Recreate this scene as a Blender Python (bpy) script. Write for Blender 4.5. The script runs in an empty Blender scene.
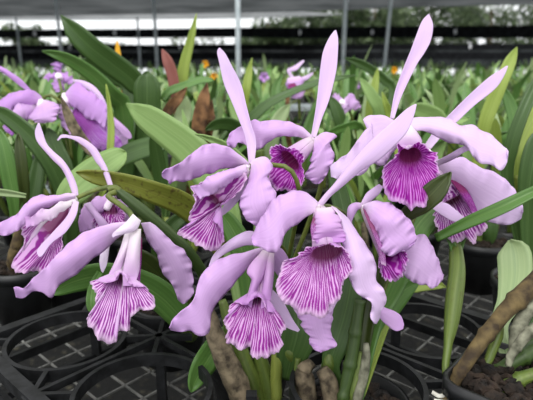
import bpy, bmesh, math, random
from mathutils import Vector, Matrix, noise

random.seed(7)
sc = bpy.context.scene
col = sc.collection

# ------------------------------------------------------------------ camera
FPX = 520.0
CAM = Vector((0, 0, 1.12))
PIT = math.atan(138 / FPX)
F = Vector((0, math.cos(PIT), -math.sin(PIT)))
U = Vector((0, math.sin(PIT), math.cos(PIT)))
R = Vector((1, 0, 0))


def P(px, py, d):
    return CAM + ((px - 266.5) / FPX * d) * R + ((200 - py) / FPX * d) * U + d * F


def proj(w):
    v = w - CAM
    d = v.dot(F)
    return 266.5 + v.dot(R) / d * FPX, 200 - v.dot(U) / d * FPX, d


cd = bpy.data.cameras.new('camera')
cam = bpy.data.objects.new('camera', cd)
col.objects.link(cam)
cam.location = CAM
cam.rotation_euler = (math.pi / 2 - PIT, 0, 0)
cd.sensor_width = 36
cd.lens = 36 * FPX / 533
cd.clip_start = 0.02
cd.clip_end = 200
cd.dof.use_dof = True
cd.dof.focus_distance = 0.50
cd.dof.aperture_fstop = 8.5
sc.camera = cam


# ------------------------------------------------------------------ colour / materials
def lin(c):
    return tuple(((x / 255) / 12.92 if x / 255 <= 0.04045 else ((x / 255 + 0.055) / 1.055) ** 2.4) for x in c) + (1.0,)


def newmat(name):
    m = bpy.data.materials.new(name)
    m.use_nodes = True
    nt = m.node_tree
    nt.nodes.clear()
    out = nt.nodes.new('ShaderNodeOutputMaterial')
    return m, nt, out


def N(nt, t, **kw):
    n = nt.nodes.new(t)
    for k, v in kw.items():
        if k in n.inputs:
            n.inputs[k].default_value = v
        else:
            setattr(n, k, v)
    return n


def ramp(nt, pts, interp='LINEAR'):
    n = nt.nodes.new('ShaderNodeValToRGB')
    cr = n.color_ramp
    cr.interpolation = interp
    while len(cr.elements) < len(pts):
        cr.elements.new(0.5)
    for e, (p, c) in zip(cr.elements, pts):
        e.position = p
        e.color = c
    return n


def mixc(nt, a, b, fac):
    n = nt.nodes.new('ShaderNodeMix')
    n.data_type = 'RGBA'
    L = nt.links
    for sock, v in ((n.inputs[0], fac), (n.inputs[6], a), (n.inputs[7], b)):
        if isinstance(v, (int, float, tuple)):
            sock.default_value = v
        else:
            L.new(v, sock)
    return n.outputs[2]


def surface(nt, out, colsock, rough=0.5, transl=0.0, spec=0.5, bump=None, bstr=0.3, bdist=0.002):
    L = nt.links
    b = nt.nodes.new('ShaderNodeBsdfPrincipled')
    b.inputs['Roughness'].default_value = rough
    b.inputs['Specular IOR Level'].default_value = spec
    if isinstance(colsock, tuple):
        b.inputs['Base Color'].default_value = colsock
    else:
        L.new(colsock, b.inputs['Base Color'])
    if bump is not None:
        bn = nt.nodes.new('ShaderNodeBump')
        bn.inputs['Strength'].default_value = bstr
        bn.inputs['Distance'].default_value = bdist
        L.new(bump, bn.inputs['Height'])
        L.new(bn.outputs[0], b.inputs['Normal'])
    if transl > 0:
        t = nt.nodes.new('ShaderNodeBsdfTranslucent')
        if isinstance(colsock, tuple):
            t.inputs[0].default_value = colsock
        else:
            L.new(colsock, t.inputs[0])
        mx = nt.nodes.new('ShaderNodeMixShader')
        mx.inputs[0].default_value = transl
        L.new(b.outputs[0], mx.inputs[1])
        L.new(t.outputs[0], mx.inputs[2])
        L.new(mx.outputs[0], out.inputs[0])
    else:
        L.new(b.outputs[0], out.inputs[0])
    return b


def uvmap(nt, sx, sy):
    uv = nt.nodes.new('ShaderNodeUVMap')
    mp = nt.nodes.new('ShaderNodeMapping')
    mp.inputs['Scale'].default_value = (sx, sy, 1)
    nt.links.new(uv.outputs[0], mp.inputs[0])
    return uv.outputs[0], mp.outputs[0]


def petal_mat(name, body, base, edge):
    """u across the petal, v from claw (0) to tip (1)"""
    m, nt, out = newmat(name)
    L = nt.links
    uv, st = uvmap(nt, 18, 1.2)
    sp = N(nt, 'ShaderNodeSeparateXYZ')
    L.new(uv, sp.inputs[0])
    r = ramp(nt, [(0.0, lin(base)), (0.22, lin(body)), (0.7, lin(body)), (1.0, lin(edge))])
    L.new(sp.outputs[1], r.inputs[0])
    nz = N(nt, 'ShaderNodeTexNoise', Scale=1.0, Detail=3.0)
    L.new(st, nz.inputs['Vector'])
    r2 = ramp(nt, [(0.3, (0.80, 0.74, 0.82, 1)), (0.7, (1.0, 1.0, 1.0, 1))])
    L.new(nz.outputs[0], r2.inputs[0])
    mul = nt.nodes.new('ShaderNodeMix')
    mul.data_type = 'RGBA'
    mul.blend_type = 'MULTIPLY'
    mul.inputs[0].default_value = 0.38
    L.new(r.outputs[0], mul.inputs[6])
    L.new(r2.outputs[0], mul.inputs[7])
    surface(nt, out, mul.outputs[2], rough=0.55, transl=0.22, spec=0.25, bump=nz.outputs[0], bstr=0.25, bdist=0.0015)
    return m


def lip_mat(name, vein, ground, edge, throat, dens=26.0, pale=0.50):
    """inner face of a lip: u round the rim, v from the base (0) over the throat (.35) to the rim (1)"""
    m, nt, out = newmat(name)
    L = nt.links
    uv, st = uvmap(nt, 30, 5)
    sp = N(nt, 'ShaderNodeSeparateXYZ')
    L.new(uv, sp.inputs[0])
    # veins: warped stripes running from the throat to the rim, forking now and then
    wz = N(nt, 'ShaderNodeTexNoise', Scale=1.0, Detail=2.0)
    mp2 = nt.nodes.new('ShaderNodeMapping')
    mp2.inputs['Scale'].default_value = (9, 3.2, 1)
    L.new(uv, mp2.inputs[0])
    L.new(mp2.outputs[0], wz.inputs['Vector'])
    wm = N(nt, 'ShaderNodeMath', operation='MULTIPLY_ADD')
    L.new(wz.outputs[0], wm.inputs[0])
    wm.inputs[1].default_value = 2.0
    us = N(nt, 'ShaderNodeMath', operation='MULTIPLY')
    L.new(sp.outputs[0], us.inputs[0])
    us.inputs[1].default_value = dens
    L.new(us.outputs[0], wm.inputs[2])
    tw = N(nt, 'ShaderNodeMath', operation='MULTIPLY')
    L.new(wm.outputs[0], tw.inputs[0])
    tw.inputs[1].default_value = 6.28318
    sn = N(nt, 'ShaderNodeMath', operation='SINE')
    L.new(tw.outputs[0], sn.inputs[0])
    nz = N(nt, 'ShaderNodeTexNoise', Scale=1.0, Detail=2.0)
    L.new(st, nz.inputs['Vector'])
    ad = N(nt, 'ShaderNodeMath', operation='MULTIPLY_ADD')
    L.new(sn.outputs[0], ad.inputs[0])
    ad.inputs[1].default_value = 0.21
    L.new(nz.outputs[0], ad.inputs[2])
    vr = ramp(nt, [(pale - 0.02, lin(vein)), (pale + 0.12, lin(ground))])
    L.new(ad.outputs[0], vr.inputs[0])
    # pigment fades at the rim and browns in the throat
    re = ramp(nt, [(0.92, (0, 0, 0, 1)), (0.985, (1, 1, 1, 1))])
    L.new(sp.outputs[1], re.inputs[0])
    c1 = mixc(nt, vr.outputs[0], lin(edge), re.outputs[0])
    rt = ramp(nt, [(0.34, (1, 1, 1, 1)), (0.50, (0, 0, 0, 1))])
    L.new(sp.outputs[1], rt.inputs[0])
    mt = N(nt, 'ShaderNodeMath', operation='MULTIPLY')
    L.new(rt.outputs[0], mt.inputs[0])
    mt.inputs[1].default_value = 0.8
    c2 = mixc(nt, c1, lin(throat), mt.outputs[0])
    surface(nt, out, c2, rough=0.55, transl=0.38, spec=0.2, bump=ad.outputs[0], bstr=0.35, bdist=0.0015)
    return m


def tube_mat(name, base, mid, rim):
    m, nt, out = newmat(name)
    L = nt.links
    uv, st = uvmap(nt, 20, 1.0)
    sp = N(nt, 'ShaderNodeSeparateXYZ')
    L.new(uv, sp.inputs[0])
    r = ramp(nt, [(0.0, lin(base)), (0.2, lin(mid)), (1.0, lin(rim))])
    L.new(sp.outputs[1], r.inputs[0])
    surface(nt, out, r.outputs[0], rough=0.55, transl=0.38, spec=0.2)
    return m


def leaf_mat(name, dark, light, rough=0.38, transl=0.12, rib=None, tipc=None, spots=0.0):
    m, nt, out = newmat(name)
    L = nt.links
    uv, st = uvmap(nt, 14, 0.8)
    sp = N(nt, 'ShaderNodeSeparateXYZ')
    L.new(uv, sp.inputs[0])
    nz = N(nt, 'ShaderNodeTexNoise', Scale=1.0, Detail=2.0)
    L.new(st, nz.inputs['Vector'])
    r = ramp(nt, [(0.2, lin(dark)), (0.8, lin(light))])
    L.new(nz.outputs[0], r.inputs[0])
    c = r.outputs[0]
    # pale midrib
    a = N(nt, 'ShaderNodeMath', operation='SUBTRACT')
    L.new(sp.outputs[0], a.inputs[0])
    a.inputs[1].default_value = 0.5
    ab = N(nt, 'ShaderNodeMath', operation='ABSOLUTE')
    L.new(a.outputs[0], ab.inputs[0])
    rr = ramp(nt, [(0.0, (0.55, 0.55, 0.55, 1)), (0.035, (0, 0, 0, 1))])
    L.new(ab.outputs[0], rr.inputs[0])
    c = mixc(nt, c, lin(rib or light), rr.outputs[0])
    if tipc:
        rt = ramp(nt, [(0.45, (0, 0, 0, 1)), (0.7, (1, 1, 1, 1))])
        L.new(sp.outputs[1], rt.inputs[0])
        c = mixc(nt, c, lin(tipc), rt.outputs[0])
    if spots:
        tc = N(nt, 'ShaderNodeTexCoord')
        ns = N(nt, 'ShaderNodeTexNoise', Scale=160.0, Detail=2.0)
        L.new(tc.outputs['Object'], ns.inputs['Vector'])
        rs = ramp(nt, [(0.55, (0, 0, 0, 1)), (0.72, (spots, spots, spots, 1))])
        L.new(ns.outputs[0], rs.inputs[0])
        c = mixc(nt, c, lin((70, 55, 30)), rs.outputs[0])
    surface(nt, out, c, rough=rough, transl=transl, spec=0.4, bump=nz.outputs[0], bstr=0.2, bdist=0.001)
    return m


def noise_mat(name, a, b, scale=30.0, rough=0.7, detail=4.0, bstr=0.4, bdist=0.003, metal=0.0, spec=0.4, lo=0.35, hi=0.65):
    m, nt, out = newmat(name)
    L = nt.links
    tc = N(nt, 'ShaderNodeTexCoord')
    nz = N(nt, 'ShaderNodeTexNoise', Scale=scale, Detail=detail)
    L.new(tc.outputs['Object'], nz.inputs['Vector'])
    r = ramp(nt, [(lo, lin(a)), (hi, lin(b))])
    L.new(nz.outputs[0], r.inputs[0])
    bs = surface(nt, out, r.outputs[0], rough=rough, spec=spec, bump=nz.outputs[0], bstr=bstr, bdist=bdist)
    bs.inputs['Metallic'].default_value = metal
    return m


M = {}
M['petal'] = petal_mat('petal_pink', (213, 174, 224), (232, 210, 235), (208, 166, 221))
M['pale'] = petal_mat('petal_pale', (224, 196, 233), (228, 204, 232), (228, 204, 238))
M['mauve'] = petal_mat('petal_mauve', (200, 168, 210), (216, 192, 224), (182, 150, 192))
M['white'] = petal_mat('petal_white', (232, 218, 236), (238, 232, 236), (226, 206, 236))
M['deep'] = petal_mat('petal_deep', (202, 154, 220), (216, 178, 228), (204, 160, 222))
M['lip'] = lip_mat('lip_veined', (150, 44, 150), (226, 178, 228), (234, 198, 234), (150, 74, 112))
M['lip_deep'] = lip_mat('lip_veined_deep', (150, 22, 150), (210, 130, 214), (228, 184, 232), (140, 44, 92), pale=0.55)
M['lip_light'] = lip_mat('lip_veined_light', (144, 50, 148), (230, 188, 232), (236, 206, 236), (112, 56, 66), dens=26, pale=0.49)
M['lip_soft'] = lip_mat('lip_veined_soft', (178, 104, 200), (208, 164, 226), (216, 180, 232), (160, 70, 170), dens=14, pale=0.52)
M['tube'] = tube_mat('lip_outside', (238, 226, 232), (226, 190, 230), (206, 150, 218))
M['tube_white'] = tube_mat('lip_outside_white', (240, 236, 234), (236, 226, 234), (216, 170, 224))
M['column'] = noise_mat('column', (226, 206, 226), (240, 232, 236), 60, 0.5, bstr=0.05)
M['pedicel'] = noise_mat('pedicel', (70, 84, 28), (104, 114, 48), 60, 0.45, bstr=0.1)
M['pedicel_lilac'] = noise_mat('pedicel_lilac', (196, 150, 206), (210, 170, 216), 60, 0.5, bstr=0.1)
M['dark'] = leaf_mat('leaf_dark', (50, 76, 34), (78, 106, 54), rib=(96, 124, 72))
M['mid'] = leaf_mat('leaf_mid', (66, 104, 44), (98, 136, 66), rib=(120, 152, 84))
M['light'] = leaf_mat('leaf_light', (122, 154, 84), (150, 178, 112), rough=0.45, transl=0.2, rib=(108, 138, 74))
M['pale_leaf'] = leaf_mat('leaf_greyish', (124, 146, 98), (154, 172, 124), rough=0.5, transl=0.1, rib=(110, 136, 96))
M['lime'] = leaf_mat('leaf_lime', (140, 164, 66), (172, 188, 98), rough=0.45, transl=0.3, rib=(128, 150, 60))
M['olive'] = leaf_mat('leaf_olive', (102, 112, 38), (136, 142, 60), rough=0.4, transl=0.15, rib=(140, 140, 70), spots=0.8)
M['bronze'] = leaf_mat('leaf_bronze', (44, 56, 22), (66, 78, 32), rough=0.35, rib=(80, 90, 44))
M['red_leaf'] = leaf_mat('leaf_reddened', (140, 160, 70), (164, 178, 92), rough=0.5, transl=0.15, tipc=(150, 92, 84))
M['bulb'] = leaf_mat('pseudobulb', (64, 84, 32), (104, 120, 52), rough=0.45, transl=0.0, spots=0.3)
M['bulb_yellow'] = leaf_mat('pseudobulb_yellow', (108, 122, 50), (140, 148, 70), rough=0.45, transl=0.0)
M['bulb_dark'] = leaf_mat('pseudobulb_dark', (40, 60, 24), (64, 84, 36), rough=0.45, transl=0.0)
M['husk'] = noise_mat('dry_husk', (50, 42, 30), (120, 108, 86), 90, 0.85, bstr=0.6)
M['cane'] = noise_mat('old_cane', (50, 38, 22), (104, 88, 54), 70, 0.8, bstr=0.6)
M['cane_grey'] = noise_mat('grey_cane', (56, 56, 42), (136, 136, 116), 80, 0.85, bstr=0.6)
M['dry_leaf'] = noise_mat('dry_leaf', (58, 36, 20), (136, 98, 64), 60, 0.8, bstr=0.6)
M['plastic'] = noise_mat('black_plastic', (8, 9, 10), (30, 31, 33), 60, 0.6, bstr=0.4, spec=0.3)
M['pot'] = noise_mat('pot_plastic', (7, 8, 9), (17, 18, 20), 40, 0.45, bstr=0.1, spec=0.5)
M['bark'] = noise_mat('bark', (10, 7, 5), (46, 34, 24), 70, 0.9, bstr=1.0, bdist=0.006)
M['root'] = noise_mat('root', (190, 188, 176), (224, 222, 210), 60, 0.7)
M['wire'] = noise_mat('galvanised_wire', (76, 76, 74), (124, 124, 120), 50, 0.6, bstr=0.05)
M['steel'] = noise_mat('galvanised_post', (164, 176, 180), (196, 204, 206), 20, 0.45, bstr=0.05)
M['soil'] = noise_mat('gravel', (6, 6, 5), (84, 80, 64), 28, 0.95, detail=6, bstr=0.8, bdist=0.01, lo=0.58, hi=0.78)
M['cloth_black'] = noise_mat('shade_cloth_black', (14, 15, 17), (30, 32, 34), 6, 0.9, bstr=0.1, spec=0.1)
M['cloth_lines'] = noise_mat('shade_cloth_grey', (26, 28, 29), (62, 66, 67), 1.5, 0.9, bstr=0.1, spec=0.1)
M['clip'] = noise_mat('white_clip', (210, 212, 214), (232, 234, 236), 20, 0.6, bstr=0.0)
M['trunk'] = noise_mat('trunk', (60, 50, 40), (104, 90, 74), 8, 0.9)
M['yellow'] = petal_mat('petal_yellow', (232, 170, 30), (226, 150, 20), (240, 190, 60))


def cloth_mat(name, c, tr, ca):
    m, nt, out = newmat(name)
    L = nt.links
    tc = N(nt, 'ShaderNodeTexCoord')
    nz = N(nt, 'ShaderNodeTexNoise', Scale=0.8, Detail=3.0)
    L.new(tc.outputs['Object'], nz.inputs['Vector'])
    r = ramp(nt, [(0.35, lin(c)), (0.65, lin(ca))])
    L.new(nz.outputs[0], r.inputs[0])
    d = nt.nodes.new('ShaderNodeBsdfDiffuse')
    t = nt.nodes.new('ShaderNodeBsdfTranslucent')
    L.new(r.outputs[0], d.inputs[0])
    L.new(r.outputs[0], t.inputs[0])
    mx = nt.nodes.new('ShaderNodeMixShader')
    mx.inputs[0].default_value = tr
    L.new(d.outputs[0], mx.inputs[1])
    L.new(t.outputs[0], mx.inputs[2])
    L.new(mx.outputs[0], out.inputs[0])
    return m


M['roof_cloth'] = cloth_mat('roof_shade_cloth', (66, 69, 70), 0.6, (92, 95, 96))
M['roof_cloth_thin'] = cloth_mat('thin_shade_cloth', (124, 127, 128), 0.7, (150, 153, 154))


def tree_leaf_mat():
    m, nt, out = newmat('tree_leaves')
    L = nt.links
    g = N(nt, 'ShaderNodeNewGeometry')
    r = ramp(nt, [(0.0, lin((30, 42, 24))), (0.6, lin((62, 80, 48))), (1.0, lin((112, 128, 92)))])
    L.new(g.outputs['Random Per Island'], r.inputs[0])
    surface(nt, out, r.outputs[0], rough=0.6, transl=0.25, spec=0.2)
    return m


M['tree_leaf'] = tree_leaf_mat()


# ------------------------------------------------------------------ object helpers
def link(name, me, parent=None, root=None):
    o = bpy.data.objects.new(name, me)
    col.objects.link(o)
    if parent is not None:
        o.parent = parent
        r = root or parent
        if r is not False and parent.parent is None:
            o.matrix_parent_inverse = Matrix.Translation(-Vector(parent.location))
    return o


def thing(name, loc, label, cat, group=None):
    o = bpy.data.objects.new(name, None)
    o.empty_display_size = 0.03
    o.location = loc
    col.objects.link(o)
    o['label'] = label
    o['category'] = cat
    if group:
        o['group'] = group
    return o


def tag(o, label, cat, group=None, kind=None):
    if label:
        o['label'] = label
    if cat:
        o['category'] = cat
    if group:
        o['group'] = group
    if kind:
        o['kind'] = kind
    return o


def to_mesh(name, bm, mats, smooth=True):
    me = bpy.data.meshes.new(name)
    bm.to_mesh(me)
    bm.free()
    for m in (mats if isinstance(mats, (list, tuple)) else [mats]):
        me.materials.append(m)
    if smooth:
        me.polygons.foreach_set('use_smooth', [True] * len(me.polygons))
    return me


def crom(pts, n, closed=False):
    """n samples, evenly spaced along a Catmull-Rom curve through pts (tuples of any length)"""
    k = len(pts)
    dim = len(pts[0])
    dense = []
    segs = k if closed else k - 1
    for i in range(segs):
        if closed:
            p0, p1, p2, p3 = (pts[(i + j - 1) % k] for j in range(4))
        else:
            p1, p2 = pts[i], pts[i + 1]
            p0 = pts[i - 1] if i > 0 else tuple(2 * a - b for a, b in zip(p1, p2))
            p3 = pts[i + 2] if i + 2 < k else tuple(2 * a - b for a, b in zip(p2, p1))
        for j in range(14):
            t = j / 14
            dense.append(tuple(0.5 * (2 * b + (c - a) * t + (2 * a - 5 * b + 4 * c - d) * t * t + (3 * b - a - 3 * c + d) * t ** 3)
                               for a, b, c, d in zip(p0, p1, p2, p3)))
    dense.append(pts[0] if closed else pts[-1])
    cum = [0.0]
    for a, b in zip(dense, dense[1:]):
        cum.append(cum[-1] + math.hypot(b[0] - a[0], b[1] - a[1]) + 1e-9)
    out = []
    j = 0
    for i in range(n):
        s = cum[-1] * (i / n if closed else i / (n - 1))
        while j < len(cum) - 2 and cum[j + 1] < s:
            j += 1
        t = (s - cum[j]) / (cum[j + 1] - cum[j])
        out.append(tuple(a + (b - a) * t for a, b in zip(dense[j], dense[j + 1])))
    return out


def grid_mesh(name, rows, uvs, mat, thick, closed=False):
    bm = bmesh.new()
    uvl = bm.loops.layers.uv.new('UVMap')
    vs = [[bm.verts.new(p) for p in r] for r in rows]
    n = len(rows[0])
    for i in range(len(rows) - 1):
        for j in range(n - 1):
            try:
                f = bm.faces.new((vs[i][j], vs[i][j + 1], vs[i + 1][j + 1], vs[i + 1][j]))
            except ValueError:
                continue
            for lp, (a, b) in zip(f.loops, ((i, j), (i, j + 1), (i + 1, j + 1), (i + 1, j))):
                lp[uvl].uv = uvs[a][b]
    return bm


def solid(o, t, off=0.0, matoff=0):
    m = o.modifiers.new('thickness', 'SOLIDIFY')
    m.thickness = t
    m.offset = off
    m.material_offset = matoff
    return o


def blade(name, A, B, d, mat, parent, cup=0.004, tilt=0.0, ruf=0.0, fq=7, thick=0.0007, nl=56, nw=13, fold=0.0, label=None, seed=None):
    """a petal, sepal or leaf between two edges running from its base to its tip; d = depths along it"""
    rnd = random.Random(seed if seed is not None else len(bpy.data.objects))
    a = crom(A, nl)
    b = crom(B, nl)
    dd = crom([(i, 0, x) for i, x in enumerate(d)], nl) if len(d) > 1 else [(0, 0, d[0])] * nl
    ph = [rnd.uniform(0, 6.28) for _ in range(6)]
    wav = 2.3 if ruf and nl > 20 else 0
    nl2 = nl
    rows, uvs = [], []
    for i in range(nl):
        s = i / (nl - 1)
        r, u = [], []
        for j in range(nw):
            v = j / (nw - 1)
            w = 2 * v - 1
            px = a[i][0] * (1 - v) + b[i][0] * v
            py = a[i][1] * (1 - v) + b[i][1] * v
            if wav:
                e = abs(w) ** 4 * min(1, s * 3)
                kk = 0 if w < 0 else 3
                nv = noise.noise(Vector((s * 5 + ph[kk], kk, ph[1]))) * 1.5 + noise.noise(Vector((s * 13 + ph[kk + 1], kk, ph[2]))) * 0.7
                ex, ey = b[i][0] - a[i][0], b[i][1] - a[i][1]
                el = math.hypot(ex, ey) or 1
                sg = -1 if w < 0 else 1
                px += sg * ex / el * nv * wav * e
                py += sg * ey / el * nv * wav * e
            z = dd[i][2] + tilt * w - cup * (1 - w * w) * math.sin(math.pi * min(1, s * 1.1 + 0.08)) + fold * (1 - abs(w))
            if ruf:
                e = abs(w) ** 3 * min(1, s * 2.2)
                k = 0 if w < 0 else 3
                z += ruf * e * (math.sin(6.28 * fq * s + ph[k]) + 0.6 * math.sin(6.28 * fq * 1.73 * s + ph[k + 1]))
                z += ruf * 0.5 * math.sin(6.28 * fq * .3 * s + 2 * w + ph[2])
            r.append(P(px, py, z))
            u.append((v, s))
        rows.append(r)
        uvs.append(u)
    bm = grid_mesh(name, rows, uvs, mat, thick)
    bmesh.ops.recalc_face_normals(bm, faces=bm.faces)
    o = link(name, to_mesh(name, bm, mat), parent)
    solid(o, thick)
    if label:
        o['label'] = label
    return o


def strap(name, C, mat, parent, tilt=0.0, fold=0.003, thick=0.0014, nl=30, base=None, label=None, nw=7, rtip=True):
    """leaf from a centre line of (x, y, half width in px, depth); base = world point it grows from"""
    C = list(C)
    if base is not None:
        q = proj(Vector(base))
        C.append((q[0], q[1], C[-1][2] * 0.45 * C[-1][3] / q[2], q[2]))
    c = crom(C, nl)
    rows, uvs = [], []
    for i in range(nl):
        s = i / (nl - 1)
        p, q = c[max(0, i - 1)], c[min(nl - 1, i + 1)]
        tx, ty = q[0] - p[0], q[1] - p[1]
        l = math.hypot(tx, ty) or 1
        nx, ny = -ty / l, tx / l
        wpx = c[i][2]
        if rtip and s < 0.10:
            wpx *= math.sqrt(max(0.015, 1 - (1 - s / 0.10) ** 2))
        r, u = [], []
        for j in range(nw):
            w = 2 * j / (nw - 1) - 1
            off = w * wpx
            z = c[i][3] + (tilt * off) * c[i][3] / FPX + fold * (1 - abs(w))
            r.append(P(c[i][0] + nx * off, c[i][1] + ny * off, z))
            u.append(((w + 1) / 2, 1 - s))
        rows.append(r)
        uvs.append(u)
    bm = grid_mesh(name, rows, uvs, mat, thick)
    bmesh.ops.recalc_face_normals(bm, faces=bm.faces)
    o = link(name, to_mesh(name, bm, mat), parent)
    solid(o, thick)
    if label:
        o['label'] = label
    return o


def tube_bm(bm, pts, rad, n=10, caps=True, bump=0.0, uvl=None):
    """tube through world points, radius per point"""
    k = len(pts)
    rings = []
    for i in range(k):
        t = (pts[min(k - 1, i + 1)] - pts[max(0, i - 1)]).normalized()
        x = t.cross(Vector((0.31, 0.17, 0.93)))
        if x.length < 0.05:
            x = t.cross(Vector((1, 0, 0)))
        x.normalize()
        y = t.cross(x)
        ring = []
        for j in range(n):
            a = 6.2832 * j / n
            rr = rad[i] * (1 + bump * noise.noise(pts[i] * 70 + Vector((math.cos(a), math.sin(a), 0)) * 1.5))
            ring.append(bm.verts.new(pts[i] + x * (math.cos(a) * rr) + y * (math.sin(a) * rr)))
        rings.append(ring)
    for i in range(k - 1):
        for j in range(n):
            f = bm.faces.new((rings[i][j], rings[i][(j + 1) % n], rings[i + 1][(j + 1) % n], rings[i + 1][j]))
            if uvl:
                for lp, (a, b) in zip(f.loops, ((i, j), (i, j + 1), (i + 1, j + 1), (i + 1, j))):
                    lp[uvl].uv = (b / n, a / (k - 1))
    if caps:
        bm.faces.new(rings[0][::-1])
        bm.faces.new(rings[-1])
    return bm


def cane(name, C, mat, parent, n=12, bump=0.0, base=None, label=None, nl=40, nodes=0):
    """round stem from a centre line of (x, y, radius in px, depth)"""
    C = list(C)
    if base is not None:
        q = proj(Vector(base))
        C.append((q[0], q[1], C[-1][2] * 0.7 * C[-1][3] / q[2], q[2]))
    c = crom(C, nl)
    bm = bmesh.new()
    uvl = bm.loops.layers.uv.new('UVMap')
    tube_bm(bm, [P(q[0], q[1], q[3]) for q in c], [max(0.0006, q[2] * q[3] / FPX * (1 + (.22 * max(0, math.cos(6.2832 * nodes * i / nl)) ** 12 if nodes else 0))) for i, q in enumerate(c)], n, True, bump, uvl)
    bmesh.ops.recalc_face_normals(bm, faces=bm.faces)
    o = link(name, to_mesh(name, bm, mat), parent)
    if label:
        o['label'] = label
    return o


def lip(parent, centre, throat, rim, drim, mats, n=150, kz=-0.25, frill=0.0024, deep=0.020, seed=1, label='dark magenta veined lip with a pale frilled edge', rpx=None):
    """trumpet-shaped lip: tube from the flower's centre to the throat, flaring out to the frilled rim.
    centre (x, y, d), throat (x, y, radius px), rim = outline, drim = depth of the mouth"""
    rnd = random.Random(seed)
    tx, ty, tr = throat
    cx, cy, dc = centre
    rp = crom(rim, n, closed=True)
    # start next to the tube so that the seam is hidden
    up = math.atan2(cy - ty, cx - tx)
    k0 = min(range(n), key=lambda i: abs((math.atan2(rp[i][1] - ty, rp[i][0] - tx) - up + math.pi) % 6.28318 - math.pi))
    rp = rp[k0:] + rp[:k0]
    rp.append(rp[0])
    ang = [math.atan2(p[1] - ty, p[0] - tx) for p in rp]
    cum = [0.0]
    for p, q in zip(rp, rp[1:]):
        cum.append(cum[-1] + math.hypot(q[0] - p[0], q[1] - p[1]))
    tot = cum[-1]
    dt = drim + deep
    rows, uvs = [], []
    NT, NF = 7, 16
    for i in range(NT):
        s = i / NT
        e = s * s * (3 - 2 * s) * 0.4 + s * 0.6
        ox, oy = cx + (tx - cx) * e, cy + (ty - cy) * e
        dep = dc + (dt - dc) * s
        rr = (rpx or 4.5) + (tr - (rpx or 4.5)) * (s ** 0.8)
        # round section: the axis leans towards the viewer
        ax = Vector((tx - cx, ty - cy, (dt - dc) * FPX / dt))
        ax.normalize()
        e1 = ax.cross(Vector((0, 0, 1)))
        if e1.length < 0.1:
            e1 = Vector((1, 0, 0))
        e1.normalize()
        e2 = e1.cross(ax)
        row, uv = [], []
        for j in range(n + 1):
            # same screen angle as the rim point it belongs to
            dirv = Vector((math.cos(ang[j]), math.sin(ang[j]), 0))
            g = e1 * dirv.dot(e1) + e2 * (dirv.dot(e2))
            if g.length < 1e-4:
                g = e1.copy()
            g.normalize()
            row.append(P(ox + g.x * rr, oy + g.y * rr, dep + g.z * rr * dep / FPX))
            uv.append((cum[j] / 100, 0.35 * s))
        rows.append(row)
        uvs.append(uv)
    # the last tube ring, for blending
    last = rows[-1]
    ph = [rnd.uniform(0, 6.28) for _ in range(4)]
    for i in range(1, NF + 1):
        s = i / NF
        row, uv = [], []
        fx = 1 - math.cos(s * math.pi / 2) * (1 - 0.15 * s) if s < 1 else 1.0
        fx = 0.45 * fx + 0.55 * s
        fz = math.sin(s * math.pi / 2)
        for j in range(n + 1):
            q = proj(last[j])
            X = q[0] + (rp[j][0] - q[0]) * fx
            Y = q[1] + (rp[j][1] - q[1]) * fx
            drj = drim + kz * (rp[j][1] - ty) * drim / FPX
            Z = q[2] + (drj - q[2]) * fz
            a = cum[j]
            w = s ** 6
            ca = Vector((math.cos(a / tot * 6.28318), math.sin(a / tot * 6.28318), 0))
            Z += frill * 1.8 * w * (noise.noise(ca * 5.5 + Vector((0, 0, ph[0]))) + 0.8 * noise.noise(ca * 11 + Vector((0, 0, ph[1]))))
            Z += 0.009 * s * s * noise.noise(ca * 2.2 + Vector((0, 0, ph[2])))
            rad = 2.6 * s ** 5 * (noise.noise(ca * 9 + Vector((0, 0, ph[3]))) + 0.6 * noise.noise(ca * 17 + Vector((0, 0, ph[0]))))
            X += math.cos(ang[j]) * rad
            Y += math.sin(ang[j]) * rad
            row.append(P(X, Y, Z))
            uv.append((a / 100, 0.35 + 0.65 * s))
        rows.append(row)
        uvs.append(uv)
    bm = grid_mesh('lip', rows, uvs, None, 0)
    bm.normal_update()
    tot_n = 0.0
    for f in list(bm.faces)[NT * n:]:
        tot_n += f.normal.dot(CAM - f.calc_center_median()) * f.calc_area()
    if tot_n < 0:
        bmesh.ops.reverse_faces(bm, faces=bm.faces)
    o = link('lip', to_mesh('lip', bm, mats), parent)
    solid(o, 0.0008, -1.0, 1)
    o['label'] = label
    return o


def flower(plant, centre, ped, pedmat='pedicel', colend=None, prad=2.6):
    """the flower's own mesh: its pedicel and the column at its heart; petals, sepals and lip hang on it"""
    cx, cy, d = centre
    bm = bmesh.new()
    pp = [(cx, cy, d)] + list(ped)
    c = crom([(x, y, z) for x, y, z in pp], 16)
    tube_bm(bm, [P(*q) for q in c], [prad * d / FPX] * 16, 8)
    ex, ey, ed = colend or (cx, cy + 12, d - 0.012)
    k = [(cx + (ex - cx) * t, cy + (ey - cy) * t, d + (ed - d) * t) for t in (0, .25, .5, .75, .95, 1)]
    nb = len(bm.faces)
    tube_bm(bm, [P(*q) for q in k], [x * d / FPX for x in (2.2, 3.6, 3.6, 3.8, 3.2, 1.2)], 10)
    bmesh.ops.recalc_face_normals(bm, faces=bm.faces)
    bm.faces.ensure_lookup_table()
    for f in bm.faces[nb:]:
        f.material_index = 1
    me = to_mesh('flower', bm, [M[pedmat], M['column']])
    o = link('flower', me, plant)
    o.location = (0, 0, 0)
    return o


# ------------------------------------------------------------------ bench, trays, pots
BZ = 0.70          # bench wire level
TZ = 0.80          # tray top
TA = Vector((0.743, -0.669, 0))
TB = Vector((0.669, 0.743, 0))
C1 = Vector((-0.24, 0.562, 0))
PITCH = 0.155


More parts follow.
